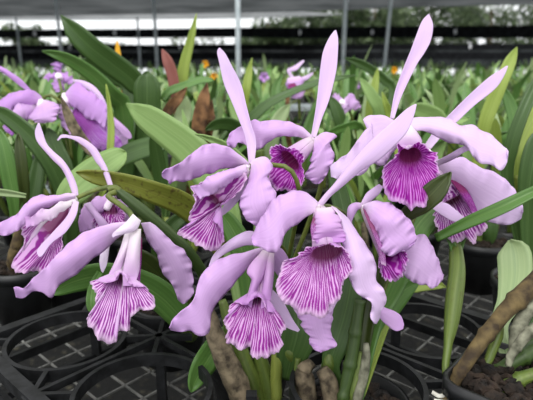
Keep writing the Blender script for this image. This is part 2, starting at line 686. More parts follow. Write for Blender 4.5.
def cell(i, j):
    return C1 + TA * (i * PITCH) + TB * (j * PITCH)


def box_bm(bm, c, ax, ay, az):
    vs = []
    for sx in (-1, 1):
        for sy in (-1, 1):
            for sz in (-1, 1):
                vs.append(bm.verts.new(c + ax * sx + ay * sy + az * sz))
    for q in ((0, 1, 3, 2), (4, 6, 7, 5), (0, 4, 5, 1), (2, 3, 7, 6), (0, 2, 6, 4), (1, 5, 7, 3)):
        bm.faces.new([vs[i] for i in q])


def bar(bm, a, b, w, h):
    t = (b - a)
    l = t.length
    t.normalize()
    up = Vector((0, 0, 1)) if abs(t.z) < 0.9 else Vector((1, 0, 0))
    s = t.cross(up).normalized()
    u = s.cross(t)
    box_bm(bm, (a + b) / 2, t * (l / 2), s * (w / 2), u * (h / 2))


def ring_bm(bm, c, r0, r1, z0, z1, n=48):
    rs = []
    for i in range(n):
        a = 6.28318 * i / n
        dv = Vector((math.cos(a), math.sin(a), 0))
        rs.append([bm.verts.new(c + dv * r + Vector((0, 0, z))) for r, z in ((r0, z0), (r1, z0), (r1, z1), (r0, z1))])
    for i in range(n):
        p, q = rs[i], rs[(i + 1) % n]
        for k in range(4):
            bm.faces.new((p[k], p[(k + 1) % 4], q[(k + 1) % 4], q[k]))


def finish(name, bm, mat, parent=None, smooth=False):
    bmesh.ops.recalc_face_normals(bm, faces=bm.faces)
    return link(name, to_mesh(name, bm, mat, smooth), parent)


def make_tray(i0, i1, j0, j1, label):
    t = thing('pot_tray', cell((i0 + i1) / 2, (j0 + j1) / 2) + Vector((0, 0, BZ + 0.002)), label, 'tray')
    zt = Vector((0, 0, TZ))
    h = PITCH / 2
    bm = bmesh.new()
    for i in range(i0, i1 + 1):
        for j in range(j0, j1 + 1):
            if (i, j) == (1, 1):
                continue
            ring_bm(bm, cell(i, j), 0.0655, 0.0705, TZ - 0.014, TZ)
    finish('pot_ring', bm, M['plastic'], t)
    bm = bmesh.new()
    for i in range(i0, i1 + 2):
        for j in range(j0, j1 + 2):
            hub = cell(i - .5, j - .5) + Vector((0, 0, TZ - 0.004))
            for k in range(8):
                a = k * math.pi / 4
                dv = TA * math.cos(a) + TB * math.sin(a)
                if (i, j) == (2, 1):
                    continue
                ln = PITCH * 0.5 if k % 2 == 0 else PITCH * 0.7071 - 0.070
                e = hub + dv * ln
                rel = e - C1
                u, v = rel.dot(TA) / PITCH, rel.dot(TB) / PITCH
                if i0 - .52 <= u <= i1 + .52 and j0 - .52 <= v <= j1 + .52:
                    bar(bm, hub, e, 0.005, 0.008)
            if (i, j) == (2, 1):
                continue
            ring_bm(bm, hub - Vector((0, 0, 0)), 0.001, 0.010, -0.003, 0.003, 12)
    finish('spokes', bm, M['plastic'], t)
    a, b, c, d = (cell(i0 - .5, j0 - .5), cell(i1 + .5, j0 - .5), cell(i1 + .5, j1 + .5), cell(i0 - .5, j1 + .5))
    for p, q in ((a, b), (b, c), (c, d), (d, a)):
        bm = bmesh.new()
        bar(bm, p + zt - Vector((0, 0, .006)), q + zt - Vector((0, 0, .006)), 0.014, 0.014)
        bar(bm, p + zt - Vector((0, 0, .045)), q + zt - Vector((0, 0, .045)), 0.006, 0.012)
        bar(bm, p + Vector((0, 0, BZ + .009)), q + Vector((0, 0, BZ + .009)), 0.008, 0.010)
        finish('rail', bm, M['plastic'], t)
    for i in range(i0, i1 + 2):
        for j in range(j0, j1 + 2):
            p = cell(i - .5, j - .5)
            bm = bmesh.new()
            bar(bm, p + Vector((0, 0, BZ + .004)), p + Vector((0, 0, TZ - .008)), 0.011, 0.011)
            finish('post', bm, M['plastic'], t)
    return t


make_tray(0, 2, 0, 2, 'black plastic pot tray with round ring holes under the flowers')


def lathe_bm(bm, c, prof, n=32, square=0.0, rot=0.0):
    rs = []
    for r, z in prof:
        ring = []
        for i in range(n):
            a = 6.28318 * i / n
            rr = r
            if square:
                m = max(abs(math.cos(a)), abs(math.sin(a)))
                rr = r * (1 - square + square / m) if m else r
                rr = min(rr, r * 1.28)
            ring.append(bm.verts.new(c + Vector((rr * math.cos(a + rot), rr * math.sin(a + rot), z))))
        rs.append(ring)
    for p, q in zip(rs, rs[1:]):
        for i in range(n):
            bm.faces.new((p[i], p[(i + 1) % n], q[(i + 1) % n], q[i]))
    bm.faces.new(rs[0][::-1])
    return rs


def make_pot(plant, c, rim, r=0.055, square=0.0, rot=0.0, z0=BZ + 0.003):
    bm = bmesh.new()
    b = Vector((c[0], c[1], 0))
    lathe_bm(bm, b, [(r * .72, z0), (r * .93, rim - .02), (r * .94, rim - .018), (r, rim - .016), (r, rim), (r * .93, rim), (r * .90, rim - .03)], 40, square, rot)
    finish('pot', bm, M['pot'], plant, True)
    bm = bmesh.new()
    rnd = random.Random(int(c[0] * 1000))
    n = 26
    for i in range(300):
        a, q = rnd.uniform(0, 6.28), math.sqrt(rnd.random()) * r * .80
        p = b + Vector((q * math.cos(a), q * math.sin(a), rim - .012 + rnd.uniform(-.008, .008)))
        m = Matrix.Translation(p) @ Matrix.Rotation(rnd.uniform(0, 6.28), 4, Vector((rnd.random(), rnd.random(), rnd.random() + .1)).normalized())
        s = rnd.uniform(.004, .009)
        vs = bmesh.ops.create_icosphere(bm, subdivisions=1, radius=1, matrix=m @ Matrix.Diagonal((s * 1.4, s, s * .6, 1)))
    o = finish('potting_bark', bm, M['bark'], plant)
    o['kind'] = 'stuff'


def make_bench(y0, y1, hw, label, spacing, near=False):
    t = thing('potting_bench', (0, (y0 + y1) / 2, 0), label, 'bench')
    bm = bmesh.new()
    rw = 0.0012 if near else 0.003
    if near:
        # the wires run askew to the bench edge
        for dv, nv in ((TA, TB), (TB, TA)):
            k = -60
            while k < 60:
                o0 = Vector((0, (y0 + y1) / 2, BZ - rw)) + nv * (k * spacing)
                t0, t1 = -9.0, 9.0
                for q, lo, hi in ((0, -hw, hw), (1, y0, y1)):
                    u0, u1 = sorted(((lo - o0[q]) / dv[q], (hi - o0[q]) / dv[q]))
                    t0, t1 = max(t0, u0), min(t1, u1)
                if t1 - t0 > .02:
                    bar(bm, o0 + dv * t0, o0 + dv * t1, rw * 2, rw * 2)
                k += 1
    x = -hw if not near else hw + 1
    while x <= hw:
        bar(bm, Vector((x, y0, BZ - rw)), Vector((x, y1, BZ - rw)), rw * 2, rw * 2)
        x += spacing
    y = y0 if not near else y1 + 1
    while y <= y1:
        bar(bm, Vector((-hw, y, BZ - rw)), Vector((hw, y, BZ - rw)), rw * 2, rw * 2)
        y += spacing * (1 if near else 2)
    finish('wire_mesh', bm, M['wire'], t)
    bm = bmesh.new()
    for p, q in (((-hw, y0), (hw, y0)), ((-hw, y1), (hw, y1)), ((-hw, y0), (-hw, y1)), ((hw, y0), (hw, y1))):
        bar(bm, Vector((*p, BZ - .025)), Vector((*q, BZ - .025)), .03, .044)
    finish('bench_frame', bm, M['steel'], t)
    for sx in (-1, 0, 1):
        for y in (y0 + .03, y1 - .03):
            bm = bmesh.new()
            bar(bm, Vector((sx * (hw - .03), y, 0)), Vector((sx * (hw - .03), y, BZ - .045)), .04, .04)
            finish('leg', bm, M['steel'], t)
    return t


BENCH = [(.28, 1.62, 1.25), (1.80, 3.30, 2.3), (3.5, 5.2, 3.4), (5.5, 7.6, 4.9), (8.0, 10.6, 6.8), (11.0, 14.0, 9.0)]
BL = ['nearest wire mesh bench carrying the black pot tray and flowering orchids', 'second wire bench from the front, crowded with leafy orchids',
      'third wire bench from the front, full of orchid leaves', 'fourth wire bench from the front, under the far orchid leaves',
      'fifth wire bench from the front, under distant orchid plants', 'farthest wire bench, below the hanging dark shade cloth strips']
for k, (y0, y1, hw) in enumerate(BENCH):
    make_bench(y0, y1, hw, BL[k], .042 if k == 0 else .15, k == 0)

# ground
bm = bmesh.new()
box_bm(bm, Vector((0, 20, -.05)), Vector((40, 0, 0)), Vector((0, 26, 0)), Vector((0, 0, .05)))
o = finish('floor', bm, M['soil'])
o['kind'] = 'structure'

# ------------------------------------------------------------------ the flowering orchids in front
B1 = cell(0, 1) + Vector((0, 0, .78))
B2 = cell(1, 1) + Vector((0, 0, .765))
B3 = cell(2, 1) + Vector((0, 0, .765))
B4 = Vector((.236, .430, .825))
FG = 'flowering orchids in front'


def plant_at(b, label):
    return thing('orchid_plant', (b[0], b[1], BZ + 0.003), label, 'orchid')


PL1 = plant_at(B1, 'flowering orchid with three lilac blooms at the left, one lip facing front above the tray')
PL2 = plant_at(B2, 'flowering orchid in the centre with blooms of broad pink petals and one low fan lip')
PL3 = plant_at(B3, 'flowering orchid right of centre with the big round magenta lip and tall pale sepals')
PL4 = plant_at(B4, 'orchid in the square black pot at the right with brown canes and one pale bloom')
make_pot(PL1, B1, .795)
make_pot(PL2, B2, .780)
make_pot(PL3, B3, .780)
make_pot(PL4, B4, .834, r=.055, square=1.0, rot=-.733)

# ---- bloom A (left of centre)
f = flower(PL2, (249, 166, .495), [(258, 163, .505), (272, 165, .497), (284, 166, .49), (293, 173, .49), (299, 190, .50), (297, 215, .53), (288, 260, .57)], prad=2.4, colend=(238, 172, .485))
blade('sepal', [(249, 165), (246, 140), (240, 122), (231, 100), (224, 84), (219, 62), (217, 52), (219, 48)],
      [(254, 165), (256, 142), (251, 124), (246, 104), (241, 84), (231, 64), (225, 53), (219.5, 47.5)], (.495, .50, .505, .505), M['pale'], f, cup=-.003, label='tall narrow pale sepal')
blade('petal', [(249, 163), (241, 156), (225, 146), (207, 144.6), (197, 149.5), (191, 154), (184, 160), (174.5, 166), (166, 168), (162, 173)],
      [(249, 168), (247, 167.5), (233, 167.5), (213, 172), (190.5, 180), (177, 180), (169, 185), (168, 182), (163.5, 177.5), (162, 174)], (.495, .485, .48, .485), M['petal'], f, cup=.006, ruf=.0028, tilt=.006)
blade('petal', [(250, 163), (251, 167), (246, 187), (238, 206), (243, 215), (248, 221), (258, 229)],
      [(252, 160), (265, 157), (273, 167), (268, 177), (272, 188), (275, 196), (277, 216), (262, 229)], (.492, .478, .47, .475), M['petal'], f, cup=.006, ruf=.0020)
blade('sepal', [(247, 172), (232, 193), (224, 205), (219, 216)], [(248, 178), (243, 194), (232, 208), (220, 218)], (.50, .505, .505), M['pale'], f, cup=.002)
lip(f, (247, 168, .49), (209, 200, 13), [(240, 170), (232, 170), (217, 174), (204, 182), (192, 187), (193, 193), (196, 199), (194, 208), (189, 216), (191, 224), (179, 231), (181, 236),
    (187.5, 239), (197, 245.5), (209, 251), (217, 250), (223, 243), (222, 232), (217, 224), (213.5, 220), (219, 207), (232, 198), (243, 186), (246, 176)], .478, [M['lip'], M['tube']], deep=.008, seed=3, rpx=4, kz=.05)
blade('lip_lobe', [(246, 165), (236, 167), (217, 173), (204, 181), (191, 187)], [(247, 172), (241, 176), (228, 183), (216, 192), (200, 199)], (.484, .468, .462, .466), M['petal'], f, cup=.008, ruf=.001, label='pink outer lobe of the lip')

# ---- bloom B (top centre)
f = flower(PL2, (313, 139, .545), [(318, 144, .555), (324, 160, .565), (320, 190, .58), (306, 230, .60), (290, 270, .62)], colend=(302, 150, .53))
blade('sepal', [(310.5, 139), (314, 120), (317, 100), (320, 72), (323, 52), (329, 38), (334, 31)], [(315.5, 139), (322, 118), (329, 100), (336, 72), (338, 52), (338, 38), (336, 30)], (.545, .55, .555, .56), M['pale'], f, cup=-.003, label='tall narrow pale sepal')
blade('petal', [(313, 137), (303, 128), (289.5, 122.5), (274, 121), (262.5, 122.5), (254.6, 119), (247, 121), (238, 129), (231, 134), (226.5, 142)],
      [(310, 141), (296, 136), (283, 137), (269, 143), (257, 148.5), (250, 147), (243, 146), (238, 144), (235, 148), (227, 144)], (.545, .535, .53, .535), M['petal'], f, cup=.006, ruf=.0028)
blade('petal', [(314, 139), (313, 150), (311, 162), (307, 172), (308, 178), (316, 184)], [(315, 138), (325, 132), (337, 136), (331, 140), (331, 146), (333.5, 154), (332, 164), (327, 175), (318, 184)], (.543, .53, .525, .53), M['petal'], f, cup=.006, ruf=.0024)
lip(f, (312, 141, .543), (288, 162, 12), [(293, 148), (285, 148), (280.5, 145), (274, 146), (269, 151), (271.5, 158.5), (268.5, 165), (268, 175.5), (272, 186), (278, 191), (285, 190), (291, 192), (297, 190), (303, 183), (304, 174), (302, 164), (304.5, 158.5), (301, 152)],
    .515, [M['lip_deep'], M['tube']], deep=.014, seed=5)

# ---- bloom C (right, upper)
f = flower(PL3, (408, 130, .54), [(414, 140, .555), (424, 165, .565), (420, 200, .57), (400, 250, .56), (375, 310, .55)], colend=(407, 145, .522))
blade('sepal', [(390, 119), (395, 92), (402, 72), (410.5, 51), (416, 36), (422, 21), (428, 14.5)], [(394, 119), (400, 100), (407, 84), (417, 64), (425, 52), (431, 40), (433, 25), (429, 14)], (.54, .545, .55, .555), M['pale'], f, cup=-.003, label='tall narrow pale sepal')
blade('petal', [(402, 126), (390, 118), (384, 115), (376, 113.5), (364, 117), (364, 120), (372, 124), (362, 136), (350, 150), (338, 160), (330, 166)],
      [(404, 138), (396, 150), (388, 158), (384, 165), (372, 166), (366, 172), (356, 174), (346, 176), (338, 180), (331, 177)], (.54, .525, .515, .52), M['pale'], f, cup=.004, ruf=.0024)
blade('petal', [(406, 122), (413, 118), (432, 116), (448, 120), (460, 126), (472, 123.5), (480, 130), (490, 135), (499, 142), (506, 148)],
      [(407, 128), (416, 131), (424, 131), (440, 137), (454, 143), (466, 147), (474, 157), (482, 163), (491, 164), (500, 169), (506, 160), (507.5, 150)], (.535, .52, .51, .515), M['pale'], f, cup=.010, ruf=.0024, tilt=-.006, label='broad pale petal')
blade('lip_lobe', [(403, 125), (400, 130), (397, 141), (399, 149)], [(411, 125), (417, 132), (422, 142), (416, 147)], (.53, .518, .512), M['tube_white'], f, cup=.006, label='white-pink top of the lip tube')
lip(f, (408, 130, .54), (410, 157, 11), [(410, 147), (404, 148), (397, 143), (398, 152), (391, 160), (383, 170.7), (383.5, 187), (390, 199), (397, 203), (404, 204), (411, 210), (418, 206), (425, 208), (428, 200), (434, 190), (438, 178), (439, 170), (436, 160),
    (438, 153), (430, 151), (423, 144), (417, 142)], .50, [M['lip_deep'], M['tube_white']], deep=.016, seed=8, kz=-.4, label='deep magenta veined lip with a frilled edge')

# ---- bloom G (right, behind)
f = flower(PL4, (428, 150, .60), [(436, 165, .61), (446, 200, .61), (452, 235, .60), (455, 250, .59)], colend=(432, 164, .59))
blade('sepal', [(424, 146), (437, 127), (448, 116), (468, 96), (488, 78), (500, 70), (506, 66)], [(430, 150), (444, 134), (460, 119), (475, 105), (495, 89), (504, 76), (508, 66)], (.60, .605, .61, .615), M['pale'], f, cup=-.002, label='narrow pale sepal pointing up right')
blade('petal', [(432, 158), (446, 160), (464, 157), (475, 167), (488, 171), (500, 176), (510, 184), (516, 189), (522, 203), (523, 212)],
      [(434, 172), (452, 184), (464, 197), (475, 213), (484, 220), (494, 223), (504, 224), (513, 224), (521, 219)], (.595, .58, .57, .575), M['pale'], f, cup=.008, ruf=.0020, tilt=.004, label='broad pale petal')
blade('sepal', [(436, 161), (450, 154), (460, 148), (468, 144)], [(438, 166), (452, 160), (463, 153), (470, 150)], (.575, .53, .515), M['pale'], f, cup=.003)
lip(f, (432, 160, .60), (455, 205, 9), [(448, 190), (455, 182), (463, 188), (470, 200), (475, 213), (483, 221), (488, 226), (485, 232), (478, 237), (475, 244), (466, 239), (456, 243), (447, 239), (440, 233), (436, 224), (434, 214), (440, 204)],
    .578, [M['lip_light'], M['tube']], deep=.012, seed=9)
blade('sepal', [(436, 203), (446, 203), (457, 211), (467, 220)], [(433, 209), (440, 214), (452, 221), (466, 224)], (.565, .56, .558), M['pale'], f, cup=.001)
blade('lip_lobe', [(450, 180), (462, 196), (473, 214)], [(459, 180), (470, 195), (479, 214)], (.585, .566, .564), M['lip_deep'], f, cup=.003, label='magenta veined side of the lip')

# ---- bloom D (centre front)
f = flower(PL3, (319, 206, .475), [(326, 206, .485), (338, 210, .50), (350, 222, .53), (356, 260, .55), (356, 320, .555)], colend=(323, 222, .462))
blade('sepal', [(317, 204), (325, 194), (334, 184), (350, 164), (370, 142), (390, 124), (404, 111), (411, 106), (415.5, 104)],
      [(321, 208), (331, 196), (343, 186), (362, 170), (376, 162), (386, 154), (404, 136), (411, 124), (415, 112), (416.5, 104.5)], (.475, .465, .46, .465), M['pale'], f, cup=.003, label='long pale sepal slanting up right')
blade('petal', [(319, 204), (315, 199.4), (305, 193), (288, 191), (277, 197), (266, 212), (257, 226), (252, 236)],
      [(318, 210), (305, 218), (291, 229), (285, 236), (281, 246), (272, 252), (261, 249), (254, 246), (251, 238)], (.475, .462, .455, .462), M['petal'], f, cup=.007, ruf=.0020, tilt=-.004)
blade('petal', [(331, 206), (338, 215), (342, 232), (345, 256), (350, 278), (356, 294), (366, 299), (372, 304), (370, 314), (374, 323.5)],
      [(336, 208), (350, 220.5), (360, 234), (368, 250), (375, 263), (377, 279), (384, 291), (386.5, 301), (381, 313), (376, 324)], (.468, .46, .455, .465), M['pale'], f, cup=.008, ruf=.0028, tilt=.006)
blade('sepal', [(292, 306), (300, 320), (306, 332), (313, 347), (318, 351.5)], [(338, 300), (331, 320), (332, 336), (337, 346), (320, 352)], (.495, .49, .485), M['petal'], f, cup=.004, ruf=.0020)
blade('lip_lobe', [(316, 209), (314, 222), (313, 236), (315, 244)], [(333, 207), (341, 221), (345, 234), (343, 242)], (.465, .454, .448), M['tube'], f, cup=.009, ruf=.0015, label='pale pink top of the lip tube')
blade('lip_lobe', [(315, 213), (311, 226), (312, 241)], [(319, 212), (319, 226), (320, 242)], (.466, .455, .45), M['lip'], f, cup=.003, label='magenta veined side of the lip tube')
lip(f, (320, 208, .475), (328, 256, 16), [(328, 243), (320, 245), (312, 246), (303, 250), (297, 256.5), (290, 260), (282, 263), (280, 272), (275.7, 287), (278, 297), (283, 303), (292, 307), (300.5, 315), (309, 314), (318.5, 319), (327.5, 315), (330, 306), (337, 302), (341, 297), (343, 283.5), (352, 271), (351, 261), (345, 250), (337, 247)],
    .44, [M['lip'], M['tube']], deep=.014, seed=11, frill=.0030, kz=-.5)

# ---- bloom E (low, front)
f = flower(PL2, (266, 247, .505), [(272, 242, .515), (284, 250, .54), (288, 290, .57), (280, 340, .60)], colend=(257, 272, .488))
blade('petal', [(266, 247), (254.5, 249), (238, 254), (223, 259), (211, 266), (202, 275.5), (193, 296.5), (185, 306), (177.5, 314), (172, 322), (169, 328)],
      [(266, 254), (258, 257), (247.5, 268.5), (237, 281), (226.5, 293), (218, 305), (212.5, 315), (209, 330), (203, 335), (197, 334), (190, 330), (181, 332), (171, 330)], (.505, .49, .48, .478), M['petal'], f, cup=.007, ruf=.0020, tilt=.004)
blade('sepal', [(264, 236), (250, 231), (238, 235), (226, 243), (214, 254), (208.5, 266)], [(266, 246), (254, 245), (243, 246), (228, 252), (218, 259), (210, 266)], (.503, .498, .492), M['pale'], f, cup=.004)
blade('petal', [(272, 246), (282, 249), (290, 262), (296, 280)], [(268, 254), (272, 266), (280, 278), (292, 288)], (.508, .515, .52), M['petal'], f, cup=.003)
blade('sepal', [(268, 285), (282, 300), (292, 318), (300, 330)], [(256, 290), (266, 310), (284, 326), (298, 332)], (.53, .535, .53), M['pale'], f, cup=.003)
blade('lip_lobe', [(264, 250), (252, 262), (247, 272), (252, 281), (248, 296), (244, 308)], [(270, 250), (267, 264), (263, 277), (258, 286), (254, 297), (251, 309)], (.495, .48, .478), M['tube'], f, cup=.006, label='pale pink side of the lip tube')
blade('lip_lobe', [(266, 251), (264, 275), (262, 295), (260, 312)], [(274, 252), (274, 270), (272, 290), (269, 312)], (.496, .482, .477), M['tube'], f, cup=.006, label='pale pink side of the lip tube')
lip(f, (266, 250, .505), (256, 300, 9), [(257, 296), (249, 303), (244, 305), (235, 302.5), (228, 308), (229, 315), (223, 321), (227, 330), (226.5, 342), (233, 345), (240.5, 351), (247, 347), (251, 350), (250, 354), (255, 358.5), (265, 358), (275.5, 353), (282.5, 345), (280.5, 335), (286, 328), (284, 322), (279, 314), (268.5, 312), (264, 303)],
    .472, [M['lip'], M['tube']], deep=.012, seed=14, frill=.0030, kz=-.45)

# ---- bloom F (right of centre, half turned away)
f = flower(PL3, (363, 205, .505), [(358, 206, .515), (351, 212, .52), (350, 230, .535), (354, 270, .55), (356, 320, .555)], colend=(372, 222, .50), pedmat='pedicel_lilac')
blade('sepal', [(361, 203), (366, 194), (373, 188), (379, 184)], [(366, 206), (372, 200), (379, 194), (383, 187)], (.505, .508, .51), M['pale'], f, cup=.002)
blade('sepal', [(362, 203), (354, 203), (348, 208), (347, 222)], [(363, 208), (358, 210), (354, 216), (350, 226)], (.505, .50, .50), M['petal'], f, cup=.003)
blade('petal', [(390, 234), (408, 238), (420, 235), (431, 243), (437, 256), (440, 266), (443.5, 276)], [(384, 262), (394, 272), (404, 276), (412, 279), (422, 286), (433, 288), (443, 279)], (.515, .505, .50), M['mauve'], f, cup=.006, ruf=.002, tilt=-.004, label='greyish mauve ruffled petal')
lip(f, (365, 206, .505), (392, 258, 11), [(383, 252), (379, 262), (381, 272), (384, 279), (392, 281), (400, 279), (405, 268), (408, 258), (406, 252), (400, 247), (392, 250)], .49, [M['lip_deep'], M['tube']], deep=.012, seed=17)
blade('lip_lobe', [(364, 204), (376, 201), (390, 205), (398, 210), (406, 219), (416, 228), (417, 238), (409, 249)], [(363, 209), (368, 219), (374, 232), (379, 246), (384, 252), (392, 256), (398, 253), (405, 252)], (.50, .485, .478, .482), M['petal'], f, cup=.010, ruf=.0040, label='broad lilac lobe folded over the lip')
blade('lip_lobe', [(363, 208), (366, 218), (372, 232), (378, 248), (381, 264)], [(368, 213), (374, 224), (380, 240), (385, 254), (386, 266)], (.496, .480, .476, .478), M['lip'], f, cup=.002, label='magenta veined edge of the lip')
blade('sepal', [(374, 296), (382, 306), (394, 311), (401, 316), (404, 324)], [(372, 302), (380, 318), (388, 326), (396, 331), (403, 329)], (.525, .53, .53), M['petal'], f, cup=.003)

# ---- bloom I (left, low)
f = flower(PL1, (134, 222, .53), [(130, 213, .54), (119, 204, .55), (108, 196, .555), (116, 192, .56)], colend=(130, 236, .515), prad=3.0)
blade('petal', [(128, 222), (120, 222.5), (108, 224), (90, 229), (74, 240), (64, 248), (54, 257), (45, 267), (34, 277), (24, 287), (17, 285), (13.5, 287)],
      [(128, 232), (119, 237), (109, 246), (99, 254), (89.5, 262), (80, 270), (71, 278), (62, 284), (56, 289), (51, 297), (42, 293), (34, 292), (24, 298), (16, 297)], (.53, .515, .50, .50), M['petal'], f, cup=.008, ruf=.0022, tilt=.004)
blade('petal', [(141, 223), (145, 232), (150, 243), (155, 254), (161, 266), (166, 276), (171, 285), (178, 298), (182, 304)],
      [(150, 222), (158, 227), (171, 239.5), (179, 246), (184, 252.5), (190, 262), (194, 272), (194, 284), (190, 296), (184, 304)], (.53, .53, .535, .54), M['mauve'], f, cup=.006, ruf=.0028, tilt=-.004, label='mauve right petal with a turned edge')
blade('sepal', [(133, 214), (126, 222), (118, 229), (113, 233), (112, 236)], [(141, 221), (136, 230), (124, 234), (116, 236), (113, 238)], (.515, .50, .497), M['white'], f, cup=.004)
blade('sepal', [(104, 232), (101, 250), (99.5, 262), (101, 271)], [(112, 232), (109, 250), (107, 264), (103, 273)], (.56, .555, .55), M['white'], f, cup=.002)
blade('lip_lobe', [(127, 230), (119, 252), (111, 270), (103, 283)], [(136, 228), (128, 250), (122, 266), (118, 280)], (.515, .503, .497), M['tube_white'], f, cup=.005, label='white side of the lip tube')
blade('lip_lobe', [(131, 229), (126, 256), (123, 272), (123, 286)], [(141, 229), (140, 256), (139, 272), (134, 286)], (.512, .497, .492), M['tube_white'], f, cup=.007, label='white side of the lip tube')
blade('lip_lobe', [(139, 236), (138, 256), (137, 284)], [(142, 238), (141.5, 256), (140, 283)], (.516, .506, .50), M['lip_deep'], f, cup=.001, label='purple edge of the lip tube')
lip(f, (133, 226, .53), (121, 280, 9), [(121, 273), (114, 281), (104, 283), (96, 281), (91, 282), (91, 287), (96, 291), (95, 300), (95, 308), (88, 317), (87, 326), (93, 330.5), (97, 339), (103, 341), (109, 344), (116, 341), (114, 333), (121, 331), (130, 331), (128.5, 322), (133, 315), (140, 311), (148, 310), (154.5, 308), (155, 299), (150, 292), (145, 287), (137, 287), (130, 284)],
    .49, [M['lip_light'], M['tube_white']], deep=.012, seed=21, frill=.0030, kz=-.45)

# ---- bloom H (far left, turned away)
f = flower(PL1, (77, 198, .565), [(88, 193, .57), (100, 189, .572), (113, 187, .57), (119, 190, .57)], colend=(64, 206, .56), prad=2.4)
blade('sepal', [(74, 198), (67.5, 180), (62, 169), (53, 160), (44, 150), (37, 141), (35, 132), (38, 123)], [(78.5, 196), (77, 186), (71, 172), (63, 160), (54, 152), (47, 144), (43, 133), (39.5, 123)], (.565, .57, .575, .575), M['pale'], f, cup=.003, label='narrow twisted pale sepal')
blade('petal', [(76, 194), (66, 193.5), (52, 194.6), (40, 197), (29, 201), (22, 208), (17, 214), (10, 218), (4.5, 220.5), (-4, 226)], [(75, 200), (67.5, 201), (54, 205), (40.5, 211), (32, 217), (22.5, 225), (15, 230), (9, 235), (2, 236), (-4, 230)], (.562, .55, .54, .54), M['petal'], f, cup=.007, ruf=.0020)
blade('sepal', [(74, 200), (67, 216), (54, 231), (41, 245), (37, 252), (39, 257)], [(79, 202), (76, 216), (66, 232), (52, 243), (43, 255), (40, 257)], (.555, .545, .54), M['pale'], f, cup=.0005)
lip(f, (73, 202, .565), (45, 232, 12), [(64, 206), (52, 209), (40, 214), (25, 219), (21, 228), (24, 243), (21, 256), (15, 259), (11, 266), (22, 274), (34, 270), (46, 274), (55, 260), (62, 250), (62, 240), (66, 226), (70, 212)], .555, [M['lip'], M['tube_white']], deep=.012, seed=23)
blade('lip_lobe', [(72, 200), (60, 203), (48, 208), (36, 213), (25, 218)], [(72, 205), (64, 211), (52, 218), (40, 223), (26, 227)], (.555, .54, .535), M['tube_white'], f, cup=.002, ruf=.001, label='white upper lobe of the lip')

# ---- bloom J (left, behind)
f = flower(PL1, (113, 195, .595), [(116, 193, .59), (120, 193, .58)], colend=(106, 210, .585), prad=2.2)
blade('sepal', [(109, 188), (102, 170), (96, 162), (89, 151), (78, 142), (70, 138.5), (62, 138), (58, 141)], [(113.5, 187), (108, 170), (102, 158), (95, 147), (82, 138), (73, 136), (62, 134.5), (57, 140)], (.595, .60, .60, .595), M['pale'], f, cup=.002, label='pale sepal with a browned curled tip')
blade('petal', [(113, 192), (104, 195), (92, 200), (84, 208), (78, 222)], [(114, 198), (108, 206), (100, 216), (92, 228), (80, 232)], (.595, .59, .59), M['petal'], f, cup=.004, ruf=.001)
blade('petal', [(112, 190), (116, 196), (128, 206), (136, 222)], [(108, 196), (112, 208), (120, 220), (132, 230)], (.60, .61, .61), M['mauve'], f, cup=.004, ruf=.001)
blade('sepal', [(84, 204), (90, 212), (98, 224), (104, 236)], [(90, 202), (98, 212), (108, 224), (110, 236)], (.588, .58, .58), M['mauve'], f, cup=.003)
lip(f, (112, 198, .595), (110, 212, 7), [(108, 204), (102, 207), (96, 213), (93, 222), (97, 230), (104, 232), (112, 229), (120, 227), (125, 222), (124, 213), (119, 207), (114, 204)], .59, [M['lip'], M['tube']], deep=.012, seed=24)

# ---- stalks, leaves and bulbs of the front plants
cane('flower_stalk', [(114, 188, 2.5, .568), (124, 196, 5, .57), (145, 213, 6.5, .575), (168, 233, 6.5, .585), (190, 254, 6, .60), (204, 285, 5, .64)], M['bulb_dark'], PL1, base=B1, label='olive green sheathed flower stalk')
cane('flower_stalk', [(108, 190, 2.6, .566), (114, 188, 3.4, .568), (120, 191, 3.4, .569)], M['pedicel'], PL1)
strap('leaf', [(76, 172, 5, .60), (95, 177, 7.5, .60), (125, 183, 9, .605), (155, 193, 11, .61), (185, 206, 12, .63), (215, 235, 12, .66), (230, 280, 8, .70)], M['olive'], PL1, tilt=.5, base=B1, label='olive speckled leaf')
strap('leaf', [(126, 152, 8, .64), (108, 163, 13, .64), (88, 178, 16, .645), (70, 196, 14, .65), (66, 220, 10, .67)], M['light'], PL1, tilt=.4)
strap('leaf', [(48, 294, 6, .60), (75, 281, 11, .60), (105, 276, 13, .61), (140, 284, 14, .62), (165, 300, 15, .63), (188, 326, 11, .66)], M['mid'], PL1, tilt=.6, base=B1)
strap('leaf', [(118, 250, 5, .66), (145, 262, 10, .66), (168, 285, 10, .67), (180, 315, 8, .69)], M['bronze'], PL1, tilt=.5, base=B1)
strap('leaf', [(190, 212, 5, .66), (172, 226, 8, .66), (160, 250, 9, .67), (165, 290, 9, .69)], M['dark'], PL1, base=B1)
strap('leaf', [(92, 312, 4, .58), (91, 300, 5, .58), (93, 286, 4, .59), (100, 272, 3, .60)], M['mid'], PL1)
cane('pseudobulb', [(180, 268, 4, .66), (186, 300, 7, .68), (190, 335, 8, .70)], M['bulb'], PL1, base=B1)

